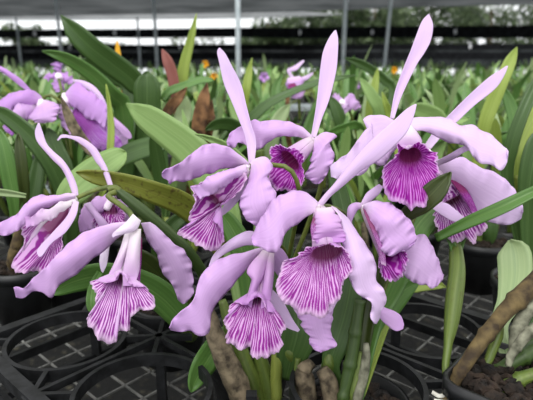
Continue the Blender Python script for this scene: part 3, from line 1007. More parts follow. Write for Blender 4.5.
# centre plant
strap('leaf', [(126, 103.5, 4, .72), (142, 114, 12, .71), (165, 130, 15, .70), (190, 150, 17, .69), (212, 178, 18, .68), (228, 220, 13, .67), (238, 280, 9, .67)], M['light'], PL2, tilt=.5, fold=.002, base=B2, label='broad pale green leaf')
strap('leaf', [(195, 134, 1.5, .66), (212, 140, 3.5, .66), (232, 152, 5, .66), (252, 180, 6, .66), (260, 240, 6, .66)], M['light'], PL2, tilt=.6, base=B2)
strap('leaf', [(213, 207, 4, .62), (228, 222, 9, .62), (242, 250, 12, .62), (250, 290, 10, .63)], M['mid'], PL2, tilt=.3, base=B2)
strap('leaf', [(191, 392, 3, .56), (197, 378, 9, .565), (206, 362, 12, .57), (220, 342, 11, .59), (234, 330, 8, .61)], M['mid'], PL2, tilt=.5)
strap('leaf', [(300, 180, 5, .63), (292, 205, 8, .63), (285, 240, 9, .63), (280, 290, 9, .635)], M['dark'], PL2, base=B2)
strap('leaf', [(294, 283, 8, .56), (298, 300, 17, .555), (298, 330, 20, .55), (292, 355, 16, .56), (286, 380, 9, .58)], M['dark'], PL2, tilt=.4, fold=.006)
cane('pseudobulb', [(205, 296, 2, .545), (212, 318, 6, .55), (214, 332, 9, .55), (222, 352, 11, .55), (236, 382, 12, .555), (248, 408, 11, .565)], M['husk'], PL2, bump=.15, base=B2, label='old bulb in dry grey husk')
cane('pseudobulb', [(222, 300, 4, .58), (232, 330, 8, .58), (240, 355, 10, .585), (252, 385, 11, .59), (258, 408, 9, .60)], M['bulb'], PL2, base=B2)
cane('pseudobulb', [(258, 352, 6, .585), (264, 372, 8, .59), (270, 395, 9, .595), (272, 412, 8, .60)], M['bulb'], PL2, base=B2)
cane('pseudobulb', [(276, 330, 3, .575), (277, 352, 5.5, .575), (276, 375, 6, .58), (274, 402, 5, .59)], M['bulb_yellow'], PL2, base=B2, label='yellow green young bulb')
cane('pseudobulb', [(283, 344, 3, .57), (290, 352, 6.5, .57), (294, 362, 4, .575)], M['bulb'], PL2)

# right-of-centre plant
cane('pseudobulb', [(312, 362, 5, .55), (304, 372, 9, .55), (306, 390, 10, .55), (310, 412, 9, .55)], M['husk'], PL3, bump=.2, base=B3 + Vector((-.045, .01, 0)), label='old bulb in torn dry husk')
cane('pseudobulb', [(322, 370, 7, .54), (328, 380, 9, .54), (332, 395, 9, .54), (334, 412, 8, .54)], M['husk'], PL3, bump=.2, base=B3 + Vector((-.02, -.01, 0)), label='old bulb in torn dry husk')
cane('pseudobulb', [(298, 358, 3, .56), (297, 380, 4, .56), (299, 408, 4, .56)], M['bulb'], PL3, base=B3 + Vector((-.045, .0, 0)))
cane('pseudobulb', [(330, 348, 3, .555), (329, 362, 7, .555), (330, 380, 7, .56)], M['bulb'], PL3, base=B3)
cane('pseudobulb', [(360, 300, 5, .53), (356, 325, 6, .53), (352, 355, 6.5, .53), (346, 385, 6, .53), (342, 410, 5, .53)], M['bulb_dark'], PL3, base=B3, label='jointed dark green stem', nodes=4)
cane('pseudobulb', [(366, 343, 2.5, .525), (366, 358, 4.5, .525), (363, 378, 5, .525), (356, 408, 4.5, .525)], M['cane_grey'], PL3, bump=.15, base=B3 + Vector((.01, 0, 0)), label='grey speckled old stem')
cane('pseudobulb', [(361, 352, 3, .53), (358, 372, 5, .53), (352, 400, 4, .53)], M['bulb'], PL3, base=B3)
strap('leaf', [(451, 172, 5, .475), (444, 181, 9, .475), (434, 192, 11.5, .48), (420, 205, 10, .49), (404, 217, 7, .51), (392, 240, 7, .53), (372, 300, 7, .55)], M['bronze'], PL3, tilt=.5, base=B3, label='dark bronze green leaf in front of the lip')
strap('leaf', [(446, 200, 6, .60), (430, 212, 13, .60), (416, 228, 15, .59), (404, 256, 14, .58), (388, 292, 13, .57), (372, 328, 9, .56)], M['mid'], PL3, tilt=.4, base=B3)
strap('leaf', [(420, 282, 4, .60), (404, 290, 10, .59), (388, 308, 12, .58), (372, 330, 9, .57)], M['mid'], PL3, tilt=-.3, base=B3)
strap('leaf', [(352, 262, 6, .545), (350, 290, 12, .545), (344, 318, 14, .545), (336, 345, 12, .545), (332, 372, 8, .55)], M['dark'], PL3, tilt=.4, base=B3)
strap('leaf', [(330, 160, 5, .64), (340, 195, 9, .64), (346, 230, 9, .63), (348, 280, 9, .61)], M['dark'], PL3, base=B3)
strap('leaf', [(446, 287, 4, .66), (432, 284, 6, .65), (414, 287, 6, .64), (396, 296, 5, .62)], M['lime'], PL3, tilt=.6, base=B3)

# right plant in the square pot
strap('leaf', [(566, 177, 3, .50), (533, 192, 5.6, .51), (500, 208, 6.6, .52), (466, 223, 6, .54), (436, 238, 4, .57)], M['mid'], PL4, tilt=.6, fold=.003, label='narrow arching green leaf')
cane('pseudobulb', [(455, 240, 3.5, .59), (456, 250, 6.5, .58), (457, 272, 8, .565), (454, 300, 8.5, .55), (451, 325, 7, .535), (448, 346, 4.2, .52), (447, 376, 3.6, .51)], M['bulb'], PL4, base=B4 + Vector((-.04, .01, -.01)), label='thick green bulb')
strap('leaf', [(510, 240, 11, .66), (514, 252, 17, .655), (515, 275, 17, .64), (510, 300, 13, .61), (500, 330, 8, .57)], M['pale_leaf'], PL4, tilt=.3, fold=.004, base=B4, label='short broad grey green leaf')
cane('pseudobulb', [(548, 268, 9, .52), (530, 287, 9.5, .515), (508, 309, 8.5, .51), (486, 335, 7.5, .505), (468, 360, 6.5, .50), (452, 388, 6, .50), (444, 412, 6, .50)], M['cane'], PL4, bump=.12, base=B4 + Vector((-.035, -.01, -.01)), label='long brown old cane', nodes=5)
cane('pseudobulb', [(502, 322, 2, .525), (498, 336, 5, .52), (490, 356, 4.5, .515), (484, 378, 3, .51)], M['bulb'], PL4, base=B4 + Vector((-.01, 0, -.01)), label='fresh green shoot')
cane('pseudobulb', [(545, 296, 6, .52), (528, 310, 7, .515), (518, 330, 7, .51), (514, 350, 5, .505)], M['cane_grey'], PL4, bump=.15, label='grey mottled old cane', nodes=3)
cane('pseudobulb', [(548, 318, 5, .49), (526, 336, 5.5, .49), (512, 354, 4.5, .49), (508, 366, 3, .49)], M['cane_grey'], PL4, bump=.15, label='grey mottled old cane', nodes=3)
cane('pseudobulb', [(548, 342, 9, .52), (520, 358, 8, .515), (494, 376, 7, .51), (474, 394, 6, .505)], M['bulb_dark'], PL4, nodes=4, bump=.08, base=B4 + Vector((-.02, .0, -.01)))
cane('pseudobulb', [(548, 372, 7, .49), (524, 378, 7, .49), (500, 390, 6, .49), (486, 406, 5, .49)], M['bulb'], PL4, nodes=4, bump=.1, base=B4 + Vector((0, -.02, -.01)))
strap('leaf', [(548, 300, 5, .55), (534, 330, 8, .55), (520, 352, 7, .54), (500, 374, 5, .53)], M['dark'], PL4, tilt=.3)
strap('leaf', [(447, 236, 1.5, .575), (452, 244, 3, .575), (456, 256, 4, .575)], M['mid'], PL4)
strap('leaf', [(466, 235, 1.5, .58), (461, 244, 3, .58), (457, 256, 4, .578)], M['mid'], PL4)
for C in ([(432, 392, 2, .50), (440, 396, 2.2, .498), (450, 393, 1.8, .50)], [(434, 400, 1.6, .497), (446, 402, 2, .495), (456, 400, 1.6, .497)]):
    cane('root', C, M['root'], PL4, label='white root')


# ------------------------------------------------------------------ plants just behind, leaf by leaf
def back_plant(px, d, label, rim=.80):
    """potted plant on the near bench behind the tray, at that column and distance"""
    p = P(px, 200, d)
    y = (d - (CAM.z - .78) * math.sin(PIT)) / math.cos(PIT)
    b = Vector((p.x, y, rim - .015))
    t = plant_at(b, label)
    make_pot(t, b, rim)
    return t, b


# left: lilac blooms K and L on a plant with dark leaves
Q1, b = back_plant(70, .92, 'orchid with two blurred violet blooms at the far left behind the white sepals')
f = flower(Q1, (42, 100, .90), [(48, 95, .90), (56, 98, .90), (66, 112, .91), (72, 160, .92)], colend=(40, 108, .89), prad=1.6)
blade('sepal', [(-14, 62), (0, 66), (12, 73), (22, 80), (32, 91)], [(-14, 66), (0, 71), (10, 78), (20, 86), (30, 93)], (.89, .89, .90), M['deep'], f, cup=.003)
blade('petal', [(42, 97), (30, 88), (18, 92), (4, 97), (-8, 106)], [(40, 104), (28, 107), (14, 109), (2, 113), (-8, 114)], (.90, .88, .87), M['deep'], f, cup=.008, ruf=.0018)
blade('petal', [(44, 100), (54, 102), (59, 110), (56, 121), (48, 122)], [(38, 104), (32, 112), (28, 119), (34, 122), (44, 123)], (.895, .875, .87), M['petal'], f, cup=.008, ruf=.0018)
blade('petal', [(36, 103), (22, 104), (8, 110), (0, 116)], [(38, 108), (28, 117), (16, 122), (2, 121)], (.90, .87, .865), M['petal'], f, cup=.006, ruf=.0018)
blade('lip', [(36, 106), (24, 112), (12, 120), (2, 126)], [(38, 110), (28, 122), (18, 134), (6, 132)], (.90, .88, .88), M['lip_soft'], f, cup=.006, ruf=.0018)
f = flower(Q1, (64, 94, .91), [(58, 97, .91), (60, 110, .915), (70, 160, .92)], colend=(68, 104, .90), prad=1.6)
blade('sepal', [(72, 79), (84, 81), (94, 86), (102, 95), (107, 105)], [(74, 82), (82, 86), (91, 92), (98, 100), (104, 106)], (.90, .89, .885), M['pale'], f, cup=.002)
blade('petal', [(66, 92), (76, 83), (88, 88), (98, 97), (106, 108), (107, 117)], [(64, 98), (70, 104), (78, 112), (88, 118), (97, 124), (105, 126)], (.905, .885, .875), M['deep'], f, cup=.010, ruf=.0018)
blade('petal', [(64, 96), (60, 108), (62, 124), (68, 134)], [(68, 97), (72, 110), (78, 124), (76, 136)], (.91, .90, .895), M['petal'], f, cup=.006, ruf=.0018)
blade('lip', [(74, 108), (88, 114), (102, 122), (114, 134), (128, 150)], [(72, 116), (80, 128), (90, 146), (104, 152), (122, 158)], (.905, .89, .885), M['lip_soft'], f, cup=.008, ruf=.0022, label='violet lip with darker magenta folds')
blade('sepal', [(110, 114), (122, 124), (130, 132), (132, 138)], [(108, 118), (116, 128), (124, 136), (129, 139)], (.89, .885, .885), M['petal'], f, cup=.002)
blade('petal', [(96, 124), (112, 120), (126, 136), (132, 154)], [(92, 134), (100, 150), (112, 158), (126, 157)], (.91, .90, .90), M['mauve'], f, cup=.006, ruf=.0022)
f = flower(Q1, (58, 74, 1.02), [(60, 84, 1.0), (66, 110, .96)], colend=(60, 80, 1.01), prad=1.4)
for A, B in (([(58, 72), (50, 74), (43, 77)], [(58, 77), (50, 80), (44, 79)]), ([(57, 72), (52, 65), (56, 62)], [(61, 72), (62, 66), (58, 62)]),
             ([(60, 72), (68, 74), (74, 80)], [(60, 78), (68, 84), (73, 83)]), ([(56, 75), (52, 84), (56, 92)], [(62, 76), (66, 86), (60, 92)])):
    blade('petal', A, B, (1.02, 1.01), M['deep'], f, cup=.004, ruf=.002)
strap('leaf', [(-10, 107, 5, .80), (6, 116, 7.5, .80), (28, 134, 9, .80), (46, 156, 9.5, .80), (60, 182, 9, .81), (72, 220, 8, .84)], M['dark'], Q1, tilt=.4, base=b)
strap('leaf', [(61, 97, 1.5, .82), (66, 110, 4, .82), (74, 128, 5.5, .82), (88, 148, 5, .82), (100, 170, 4, .83)], M['husk'], Q1, base=b, label='brown dry sheath')
strap('leaf', [(106, 84, 1, .83), (109, 104, 2, .83), (111, 128, 3.5, .83), (110, 152, 3.5, .83), (108, 180, 3, .84)], M['lime'], Q1, base=b, label='narrow lime green leaf')
strap('leaf', [(48, 128, 5, .9), (56, 150, 9, .9), (66, 180, 9, .9)], M['dark'], Q1, base=b)
cane('pseudobulb', [(96, 165, 4, .88), (90, 200, 6, .89), (84, 230, 7, .90)], M['bulb'], Q1, base=b)

Q2, b = back_plant(20, .86, 'leafy orchid without flowers at the left edge below the violet blooms')
strap('leaf', [(-2, 128, 4, .76), (4, 150, 8, .76), (10, 178, 9, .77), (16, 210, 7, .79)], M['mid'], Q2, base=b)
strap('leaf', [(18, 133, 3, .75), (20, 152, 5.5, .75), (23, 178, 6, .76), (24, 200, 5, .78)], M['bronze'], Q2, base=b)
strap('leaf', [(-14, 192, 3, .70), (4, 193, 3.5, .70), (26, 196, 2, .70)], M['pale_leaf'], Q2, tilt=.5)
strap('leaf', [(40, 150, 4, .84), (36, 180, 8, .84), (30, 215, 8, .85)], M['dark'], Q2, base=b)
cane('pseudobulb', [(22, 203, 4, .80), (20, 230, 5, .80), (12, 262, 5, .81)], M['cane'], Q2, base=b, bump=.1)

# big dark leaves upper left
Q3, b = back_plant(130, 1.02, 'leafy orchid with the largest dark strap leaf, rising upper left against the sky')
strap('leaf', [(60.5, 15, 2, .95), (72, 29, 9, .95), (90, 47, 11, .96), (112, 64, 12, .98), (134, 82, 11, 1.0), (152, 112, 9, 1.02)], M['dark'], Q3, tilt=.4, fold=.004, base=b, label='largest dark strap leaf')
strap('leaf', [(42, 51, 2, .90), (60, 56, 5, .90), (78, 65, 6.5, .91), (96, 78, 7, .92), (112, 96, 8.5, .93), (124, 116, 9, .95)], M['mid'], Q3, tilt=.8, fold=.004, base=b)
strap('leaf', [(147, 71, 8, .93), (147, 82, 13, .93), (147, 100, 13.5, .94), (147, 130, 12, .96)], M['dark'], Q3, fold=.004, base=b, label='upright blunt dark leaf')
strap('leaf', [(180, 137, 3, .86), (162, 143, 8, .86), (138, 150, 10, .87), (116, 160, 9, .88)], M['dark'], Q3, tilt=.5)
strap('leaf', [(117, 40, 1.2, 1.1), (117.5, 48, 2.6, 1.1), (119, 62, 3, 1.1), (124, 84, 3, 1.08)], M['yellow'], Q3, base=b, label='yellowed leaf tip')
cane('pseudobulb', [(150, 150, 6, .99), (148, 190, 7, 1.0), (146, 215, 7, 1.01)], M['bulb'], Q3, base=b)
strap('leaf', [(75, 60, 3, 1.06), (95, 66, 8, 1.06), (115, 76, 9, 1.06), (132, 100, 8, 1.05)], M['dark'], Q3, tilt=.7, base=b)

Q4, b = back_plant(182, 1.12, 'orchid with a reddened leaf and a slim upright green leaf left of the thick post')
strap('leaf', [(196.5, 13.5, .8, 1.05), (193, 30, 3, 1.05), (189, 46, 4.5, 1.06), (184, 66, 5.5, 1.07), (181, 90, 6, 1.08), (180, 120, 5, 1.10)], M['lime'], Q4, base=b, label='slim upright green leaf')
strap('leaf', [(162, 49, 3, 1.04), (167, 60, 5.2, 1.04), (172, 74, 5.6, 1.05), (175, 92, 5, 1.06), (178, 118, 4, 1.08)], M['red_leaf'], Q4, base=b, label='reddened leaf')
strap('leaf', [(214, 80, 2, 1.0), (200, 80, 3.5, 1.0), (186, 85, 4, 1.0), (170, 91, 4, 1.02), (162, 100, 4, 1.04)], M['mid'], Q4, tilt=.8)
strap('leaf', [(187, 87, 1.5, .97), (179, 97, 5, .97), (170, 108, 5.5, .98), (163, 120, 4, .98), (160, 140, 3, 1.0)], M['dry_leaf'], Q4, base=b, label='withered brown leaf')
strap('leaf', [(207, 83, 1.5, .97), (204, 98, 6, .97), (200, 118, 7.5, .98), (198, 136, 7, .99), (196, 160, 5, 1.0)], M['dry_leaf'], Q4, base=b, label='withered brown leaf')
strap('leaf', [(212, 100, 1.5, .99), (210, 112, 4, .99), (208, 132, 5, 1.0)], M['dry_leaf'], Q4, base=b, label='withered brown leaf')
strap('leaf', [(186, 96, 5, 1.0), (184, 112, 8, 1.0), (180, 135, 8, 1.0)], M['pale_leaf'], Q4, base=b)
cane('pseudobulb', [(182, 150, 6, 1.09), (182, 190, 7, 1.10)], M['bulb'], Q4, base=b)

Q5, b = back_plant(262, 1.15, 'orchid behind the top bloom with a long dark arching leaf and an upright lime leaf')
strap('leaf', [(252, 58, .8, 1.1), (249, 72, 3.5, 1.1), (246, 90, 4.5, 1.1), (243, 112, 4.5, 1.12), (244, 140, 4, 1.13)], M['lime'], Q5, base=b, label='upright lime leaf')
strap('leaf', [(356, 75, 1, .98), (338, 78, 2.5, .98), (318, 82, 3, .98), (296, 90, 3.4, .98), (276, 99, 4, .98), (258, 112, 5, .99), (246, 136, 5, 1.02)], M['dark'], Q5, tilt=.8, base=b, label='long dark arching leaf')
strap('leaf', [(205, 130, 3, .96), (220, 124, 6, .96), (236, 128, 7, .97), (246, 150, 6, 1.0)], M['dark'], Q5, tilt=.8, base=b)
strap('leaf', [(290, 104, 3, 1.1), (280, 118, 7, 1.1), (272, 140, 7, 1.1)], M['pale_leaf'], Q5, base=b)
strap('leaf', [(232, 92, 3, 1.12), (236, 110, 7, 1.12), (246, 140, 7, 1.12)], M['light'], Q5, base=b)
cane('pseudobulb', [(258, 150, 6, 1.1), (260, 190, 7, 1.12)], M['bulb'], Q5, base=b)

# small magenta-lipped bloom M and lilac bloom N
Q6, b = back_plant(300, 1.32, 'orchid with a small far bloom showing a bright magenta spot, between the tall sepals', rim=.82)
f = flower(Q6, (295, 80, 1.25), [(298, 90, 1.27), (300, 120, 1.3)], colend=(293, 84, 1.24), prad=1.4)
blade('sepal', [(290, 78), (287, 70), (294, 66), (303, 60)], [(294, 77), (291, 72), (297, 70), (304.5, 61)], (1.25, 1.25, 1.26), M['pale'], f, cup=.002)
blade('sepal', [(298, 78), (305, 76), (313, 72)], [(299, 82), (307, 80), (313, 74)], (1.25, 1.25), M['pale'], f, cup=.002)
blade('petal', [(288, 78), (286, 84), (288, 90)], [(300, 76), (304, 84), (300, 91)], (1.245, 1.23, 1.23), M['petal'], f, cup=.006, ruf=.003)
blade('petal', [(289, 88), (290, 96), (296, 99)], [(302, 88), (305, 94), (299, 99)], (1.24, 1.235, 1.235), M['petal'], f, cup=.006, ruf=.003)
blade('lip', [(289, 84), (288, 88), (291, 91)], [(295, 83), (297, 88), (294, 91)], (1.222, 1.218, 1.22), M['lip_deep'], f, cup=.004)
strap('leaf', [(282, 74, 2, 1.35), (276, 92, 5, 1.35), (284, 120, 6, 1.34)], M['mid'], Q6, base=b)
strap('leaf', [(288, 92, 1.2, 1.2), (287, 108, 2.5, 1.2), (286, 126, 3, 1.22)], M['dry_leaf'], Q6, base=b, label='withered brown leaf')
strap('leaf', [(325, 95, 4, 1.3), (318, 112, 8, 1.3), (308, 140, 8, 1.3)], M['mid'], Q6, base=b)
cane('pseudobulb', [(302, 140, 5, 1.3), (301, 180, 6, 1.31)], M['bulb'], Q6, base=b)

Q7, b = back_plant(362, 1.22, 'orchid with a lilac bloom low beside the tall sepal, under a dark curved leaf', rim=.82)
f = flower(Q7, (343, 101, 1.16), [(350, 112, 1.18), (358, 140, 1.2)], colend=(341, 106, 1.15), prad=1.4)
blade('petal', [(343, 99), (336, 94), (330, 96)], [(343, 105), (336, 106), (331, 100)], (1.16, 1.15), M['petal'], f, cup=.005, ruf=.003)
blade('petal', [(344, 99), (350, 94), (358, 100), (361, 107)], [(344, 106), (350, 110), (356, 109), (361, 108)], (1.16, 1.15), M['petal'], f, cup=.005, ruf=.003)
blade('lip', [(340, 103), (340, 110), (344, 115)], [(347, 103), (349, 110), (346, 115)], (1.15, 1.145), M['mauve'], f, cup=.005, ruf=.003)
strap('leaf', [(330, 96, 3, 1.12), (336, 108, 6, 1.12), (342, 125, 7, 1.13), (350, 150, 7, 1.16)], M['dark'], Q7, base=b)
strap('leaf', [(344, 58, 1, 1.2), (356, 62, 4, 1.2), (368, 68, 4.5, 1.2), (384, 80, 4.5, 1.2), (392, 100, 4, 1.2)], M['dark'], Q7, tilt=.6, base=b, label='dark curved leaf')
strap('leaf', [(360, 78, 3, 1.1), (372, 96, 6, 1.1), (380, 120, 7, 1.12)], M['light'], Q7, base=b)
strap('leaf', [(322, 138, 3, 1.0), (344, 128, 4, 1.0), (362, 132, 4, 1.02)], M['mid'], Q7, tilt=.7, base=b)
strap('leaf', [(378, 68, 1.5, 1.15), (374, 90, 4.5, 1.15), (370, 115, 5, 1.16)], M['lime'], Q7, base=b)
cane('pseudobulb', [(362, 140, 5, 1.2), (362, 180, 6, 1.21)], M['bulb'], Q7, base=b)

Q8, b = back_plant(480, .98, 'orchid with the tall yellow green leaf at the right, behind the pale petal')
strap('leaf', [(517, 47, 3, .90), (511, 60, 6, .90), (502, 80, 7, .90), (492, 104, 7.5, .91), (484, 128, 7, .92), (478, 170, 6, .95)], M['lime'], Q8, tilt=.3, base=b, label='tall yellow green leaf')
strap('leaf', [(500, 84, 3, .95), (510, 104, 6, .95), (514, 128, 6, .95), (506, 170, 6, .96)], M['mid'], Q8, base=b)
strap('leaf', [(470, 118, 3, .96), (455, 124, 5, .96), (466, 145, 6, .96)], M['light'], Q8, tilt=.5, base=b)
strap('leaf', [(494, 170, 3, .93), (492, 200, 7, .94), (490, 235, 7, .95)], M['dark'], Q8, base=b)
cane('pseudobulb', [(478, 175, 6, .96), (478, 215, 7, .97), (478, 245, 7, .98)], M['bulb'], Q8, base=b)

Q9, b = back_plant(528, .80, 'leafy orchid cut by the right edge with a dark and a pale strap leaf')
strap('leaf', [(548, 60, 3, .74), (534, 88, 5.5, .74), (522, 115, 6.5, .74), (512, 145, 7, .75), (508, 185, 6, .77)], M['dark'], Q9, tilt=.4, base=b)
strap('leaf', [(552, 100, 6, .78), (536, 118, 10, .78), (524, 140, 8, .78), (516, 170, 6, .78)], M['lime'], Q9, tilt=.4, base=b)
strap('leaf', [(545, 128, 8, .73), (536, 150, 12, .73), (530, 180, 12, .74), (528, 215, 9, .76)], M['dark'], Q9, base=b)
strap('leaf', [(544, 170, 6, .76), (532, 200, 9, .77), (528, 230, 8, .78)], M['mid'], Q9, base=b)
cane('pseudobulb', [(520, 175, 5, .78), (524, 215, 6, .79), (527, 250, 6, .80)], M['bulb_yellow'], Q9, base=b)

Q10, b = back_plant(415, 1.05, 'leafy orchid behind the right bloom, pale leaves beneath the slanting sepal')
strap('leaf', [(408, 108, 6, 1.0), (424, 112, 9, 1.0), (440, 122, 9, 1.0), (436, 150, 8, 1.02)], M['light'], Q10, tilt=.5, base=b)
strap('leaf', [(382, 92, 1.5, 1.0), (386, 104, 3, 1.0), (392, 125, 4, 1.02)], M['lime'], Q10, base=b)
strap('leaf', [(470, 112, 3, 1.0), (452, 118, 5, 1.0), (440, 128, 6, 1.01), (425, 150, 6, 1.03)], M['mid'], Q10, tilt=.7, base=b)
strap('leaf', [(446, 170, 4, .98), (438, 195, 8, .98), (425, 230, 8, 1.0)], M['dark'], Q10, base=b)
cane('pseudobulb', [(416, 165, 6, 1.03), (415, 210, 7, 1.05)], M['bulb'], Q10, base=b)


# ------------------------------------------------------------------ the leafy orchids on the benches behind (copies of a few builds)
def local_leaf(rnd, az, ln, w, lean, bend, mat, z0, r0):
    n, nw = 12, 5
    rows, uvs = [], []
    p = Vector((r0, 0, z0))
    th = lean
    for i in range(n):
        s = i / (n - 1)
        if i:
            th = lean + bend * s * s
            p = p + Vector((math.sin(th), 0, math.cos(th))) * (ln / (n - 1))
        wd = w * (0.42 + 0.58 * math.sin(min(1, s * 1.7) * math.pi / 2)) * math.sqrt(max(0.02, 1 - max(0, (s - .62) / .38) ** 2))
        nr = Vector((math.cos(th), 0, -math.sin(th)))
        row, u = [], []
        for j in range(nw):
            v = 2 * j / (nw - 1) - 1
            q = p + Vector((0, v * wd, 0)) - nr * (wd * .25 * (1 - abs(v)))
            row.append(Matrix.Rotation(az, 3, 'Z') @ q)
            u.append(((v + 1) / 2, s))
        rows.append(row)
        uvs.append(u)
    bm = grid_mesh('leaf', rows, uvs, None, 0)
    bmesh.ops.recalc_face_normals(bm, faces=bm.faces)
    return to_mesh('leaf', bm, mat)


LM = ['dark', 'mid', 'mid', 'light', 'pale_leaf', 'light', 'dark', 'pale_leaf', 'mid', 'lime']


def build_leafy(seed, H):
    """meshes of one potted plant in its own coordinates: [(name, mesh)]"""
    rnd = random.Random(seed)
    out = []
    bm = bmesh.new()
    lathe_bm(bm, Vector((0, 0, 0)), [(.040, 0), (.052, .08), (.057, .082), (.057, .1), (.052, .1), (.05, .085), (.001, .085)], 18)
    bmesh.ops.recalc_face_normals(bm, faces=bm.faces)
    out.append(('pot', to_mesh('pot', bm, M['pot'])))
    nb = rnd.choice((4, 5))
    for k in range(nb):
        az = 6.28 * k / nb + rnd.uniform(-.4, .4)
        hb = H * rnd.uniform(.30, .42)
        ln0 = rnd.uniform(.1, .35)
        bm = bmesh.new()
        uvl = bm.loops.layers.uv.new('UVMap')
        dv = Vector((math.cos(az) * math.sin(ln0), math.sin(az) * math.sin(ln0), math.cos(ln0)))
        st = Vector((math.cos(az) * .02, math.sin(az) * .02, .083))
        tube_bm(bm, [st + dv * (hb * t) for t in (0, .15, .5, .8, 1)], [.004, .007, .009, .008, .005], 7, True, 0, uvl)
        bmesh.ops.recalc_face_normals(bm, faces=bm.faces)
        out.append(('pseudobulb', to_mesh('pseudobulb', bm, M[rnd.choice(('bulb', 'bulb', 'bulb_yellow', 'husk'))])))
        top = st + dv * hb
        for q in range(rnd.choice((2, 2, 3))):
            me = local_leaf(rnd, az + rnd.uniform(-1.0, 1.0) + q * 2.6, H * rnd.uniform(.5, .72), rnd.uniform(.011, .018), rnd.uniform(.1, .75), rnd.uniform(.1, 1.1), M[rnd.choice(LM)], 0, .002)
            me.transform(Matrix.Translation(top))
            out.append(('leaf', me))
    return out


def join_meshes(parts):
    bm = bmesh.new()
    mats = []
    uvl = bm.loops.layers.uv.new('UVMap')
    for _, me in parts:
        if me.materials[0] not in mats:
            mats.append(me.materials[0])
        idx = mats.index(me.materials[0])
        n0 = len(bm.faces)
        bm.from_mesh(me)
        bm.faces.ensure_lookup_table()
        for f in bm.faces[n0:]:
            f.material_index = idx
    return to_mesh('orchid_plant', bm, mats)


KINDS = [build_leafy(100 + s, H) for s, H in enumerate((.34, .38, .36, .31, .40, .35))]
JOINED = [join_meshes(k) for k in KINDS]
GL = {'near': ('leafy orchid without flowers crowded on the nearest bench behind the blooms', 'leafy orchids on the nearest bench'),
      'mid': ('leafy potted orchid in the blurred crowd on the second bench', 'leafy orchids on the second bench'),
      'third': ('blurred leafy orchid in the crowd on the third bench', 'leafy orchids on the third bench'),
      'far': ('distant blurred leafy orchid below the dark shade cloth strips', 'distant leafy orchids')}
taken = [cell(i, j) for i in range(3) for j in range(3)] + [Vector((o.location.x, o.location.y, 0)) for o in bpy.data.objects if o.name.startswith('orchid_plant')]
protos = {}
rnd = random.Random(5)


def leafy(x, y, key, detailed, scale=1.0):
    k = rnd.randrange(len(KINDS))
    rz = rnd.uniform(0, 6.28)
    lab, grp = GL[key]
    if detailed:
        if k not in protos:
            t = thing('orchid_plant', (x, y, BZ + .001), lab, 'orchid', grp)
            for nm, me in KINDS[k]:
                o = bpy.data.objects.new(nm, me)
                col.objects.link(o)
                o.parent = t
            protos[k] = t
        else:
            src = protos[k]
            t = src.copy()
            col.objects.link(t)
            for ch in list(src.children):
                c = ch.copy()
                c.parent = t
                col.objects.link(c)
            t.location = (x, y, BZ + .001)
            t['label'] = lab
            t['group'] = grp
    else:
        t = bpy.data.objects.new('orchid_plant', JOINED[k])
        col.objects.link(t)
        t.location = (x, y, BZ + .001)
        tag(t, lab, 'orchid', grp)
    t.rotation_euler = (0, 0, rz)
    t.scale = (scale,) * 3
    return t


def fill(y0, y1, step, key, detailed, hmax, sc0, sc1, mind):
    y = y0
    r = 0
    while y <= y1:
        hw = min(hmax, y * .545 + .10)
        x = -hw + (r % 2) * step * .5
        while x <= hw:
            X, Y = x + rnd.uniform(-.2, .2) * step, y + rnd.uniform(-.18, .18) * step
            p = Vector((X, Y, 0))
            if all((p - q).length > mind for q in taken):
                leafy(X, Y, key, detailed, rnd.uniform(sc0, sc1))
            x += step
        y += step * .9
        r += 1


fill(.90, 1.55, .155, 'near', True, 1.15, .68, .90, .115)
fill(1.92, 3.2, .29, 'mid', True, 2.2, .80, .98, .0)
fill(3.64, 5.06, .44, 'third', False, 3.3, .84, 1.0, .0)
fill(5.7, 7.5, .75, 'far', False, 4.6, .85, 1.0, .0)
fill(8.2, 10.4, 1.0, 'far', False, 6.5, .88, 1.02, .0)
fill(11.2, 13.8, 1.3, 'far', False, 8.6, .9, 1.04, .0)

# a few small yellow and violet blooms far off
for px, py, d, m, lab in ((205, 64, 2.6, 'yellow', 'small blurred yellow orange bloom left of the thick post'), (214, 76, 2.3, 'yellow', 'smaller orange bloom just below the other yellow one'),
                          (394, 70, 2.7, 'yellow', 'tiny yellow bloom right of the slanted post'), (264, 77, 2.2, 'deep', 'small blurred lilac bloom left of the magenta spotted one'),
                          (361, 86, 2.2, 'deep', 'small violet bloom beside the dark curved leaf')):
    base = P(px, py, d)
    t = thing('orchid_bloom', base, lab, 'flower')
    for k in range(5):
        a = k * 1.2566 + .3
        ux, uy = math.cos(a), math.sin(a)
        r = 4.0 if m != 'deep' else 5.5
        blade('petal', [(px, py), (px + ux * r * .6 - uy * r * .45, py + uy * r * .6 + ux * r * .45), (px + ux * r, py + uy * r)],
              [(px + ux, py + uy), (px + ux * r * .6 + uy * r * .45, py + uy * r * .6 - ux * r * .45), (px + ux * r + .3, py + uy * r)], (d, d - .02), M[m], t, cup=.005, nl=8, nw=5)
    bm = bmesh.new()
    tube_bm(bm, [base + Vector((0, .004, 0)), base + Vector((.01, .02, -.12)), Vector((base.x + .02, base.y + .03, BZ + .002))], [.003, .003, .003], 6)
    finish('flower_stalk', bm, M['pedicel'], t, True)

# ------------------------------------------------------------------ shade house: posts, cloth, trees
def post(px, d, w, top, lean, label):
    q = P(px, 62, d)
    bm = bmesh.new()
    r = w * d / FPX / 2
    a = Vector((q.x, q.y, 0))
    b = Vector((q.x + lean, q.y, top))
    tube_bm(bm, [a, (a + b) / 2, b], [r] * 3, 14)
    o = finish('support_post', bm, M['steel'], None, True)
    tag(o, label, 'post')


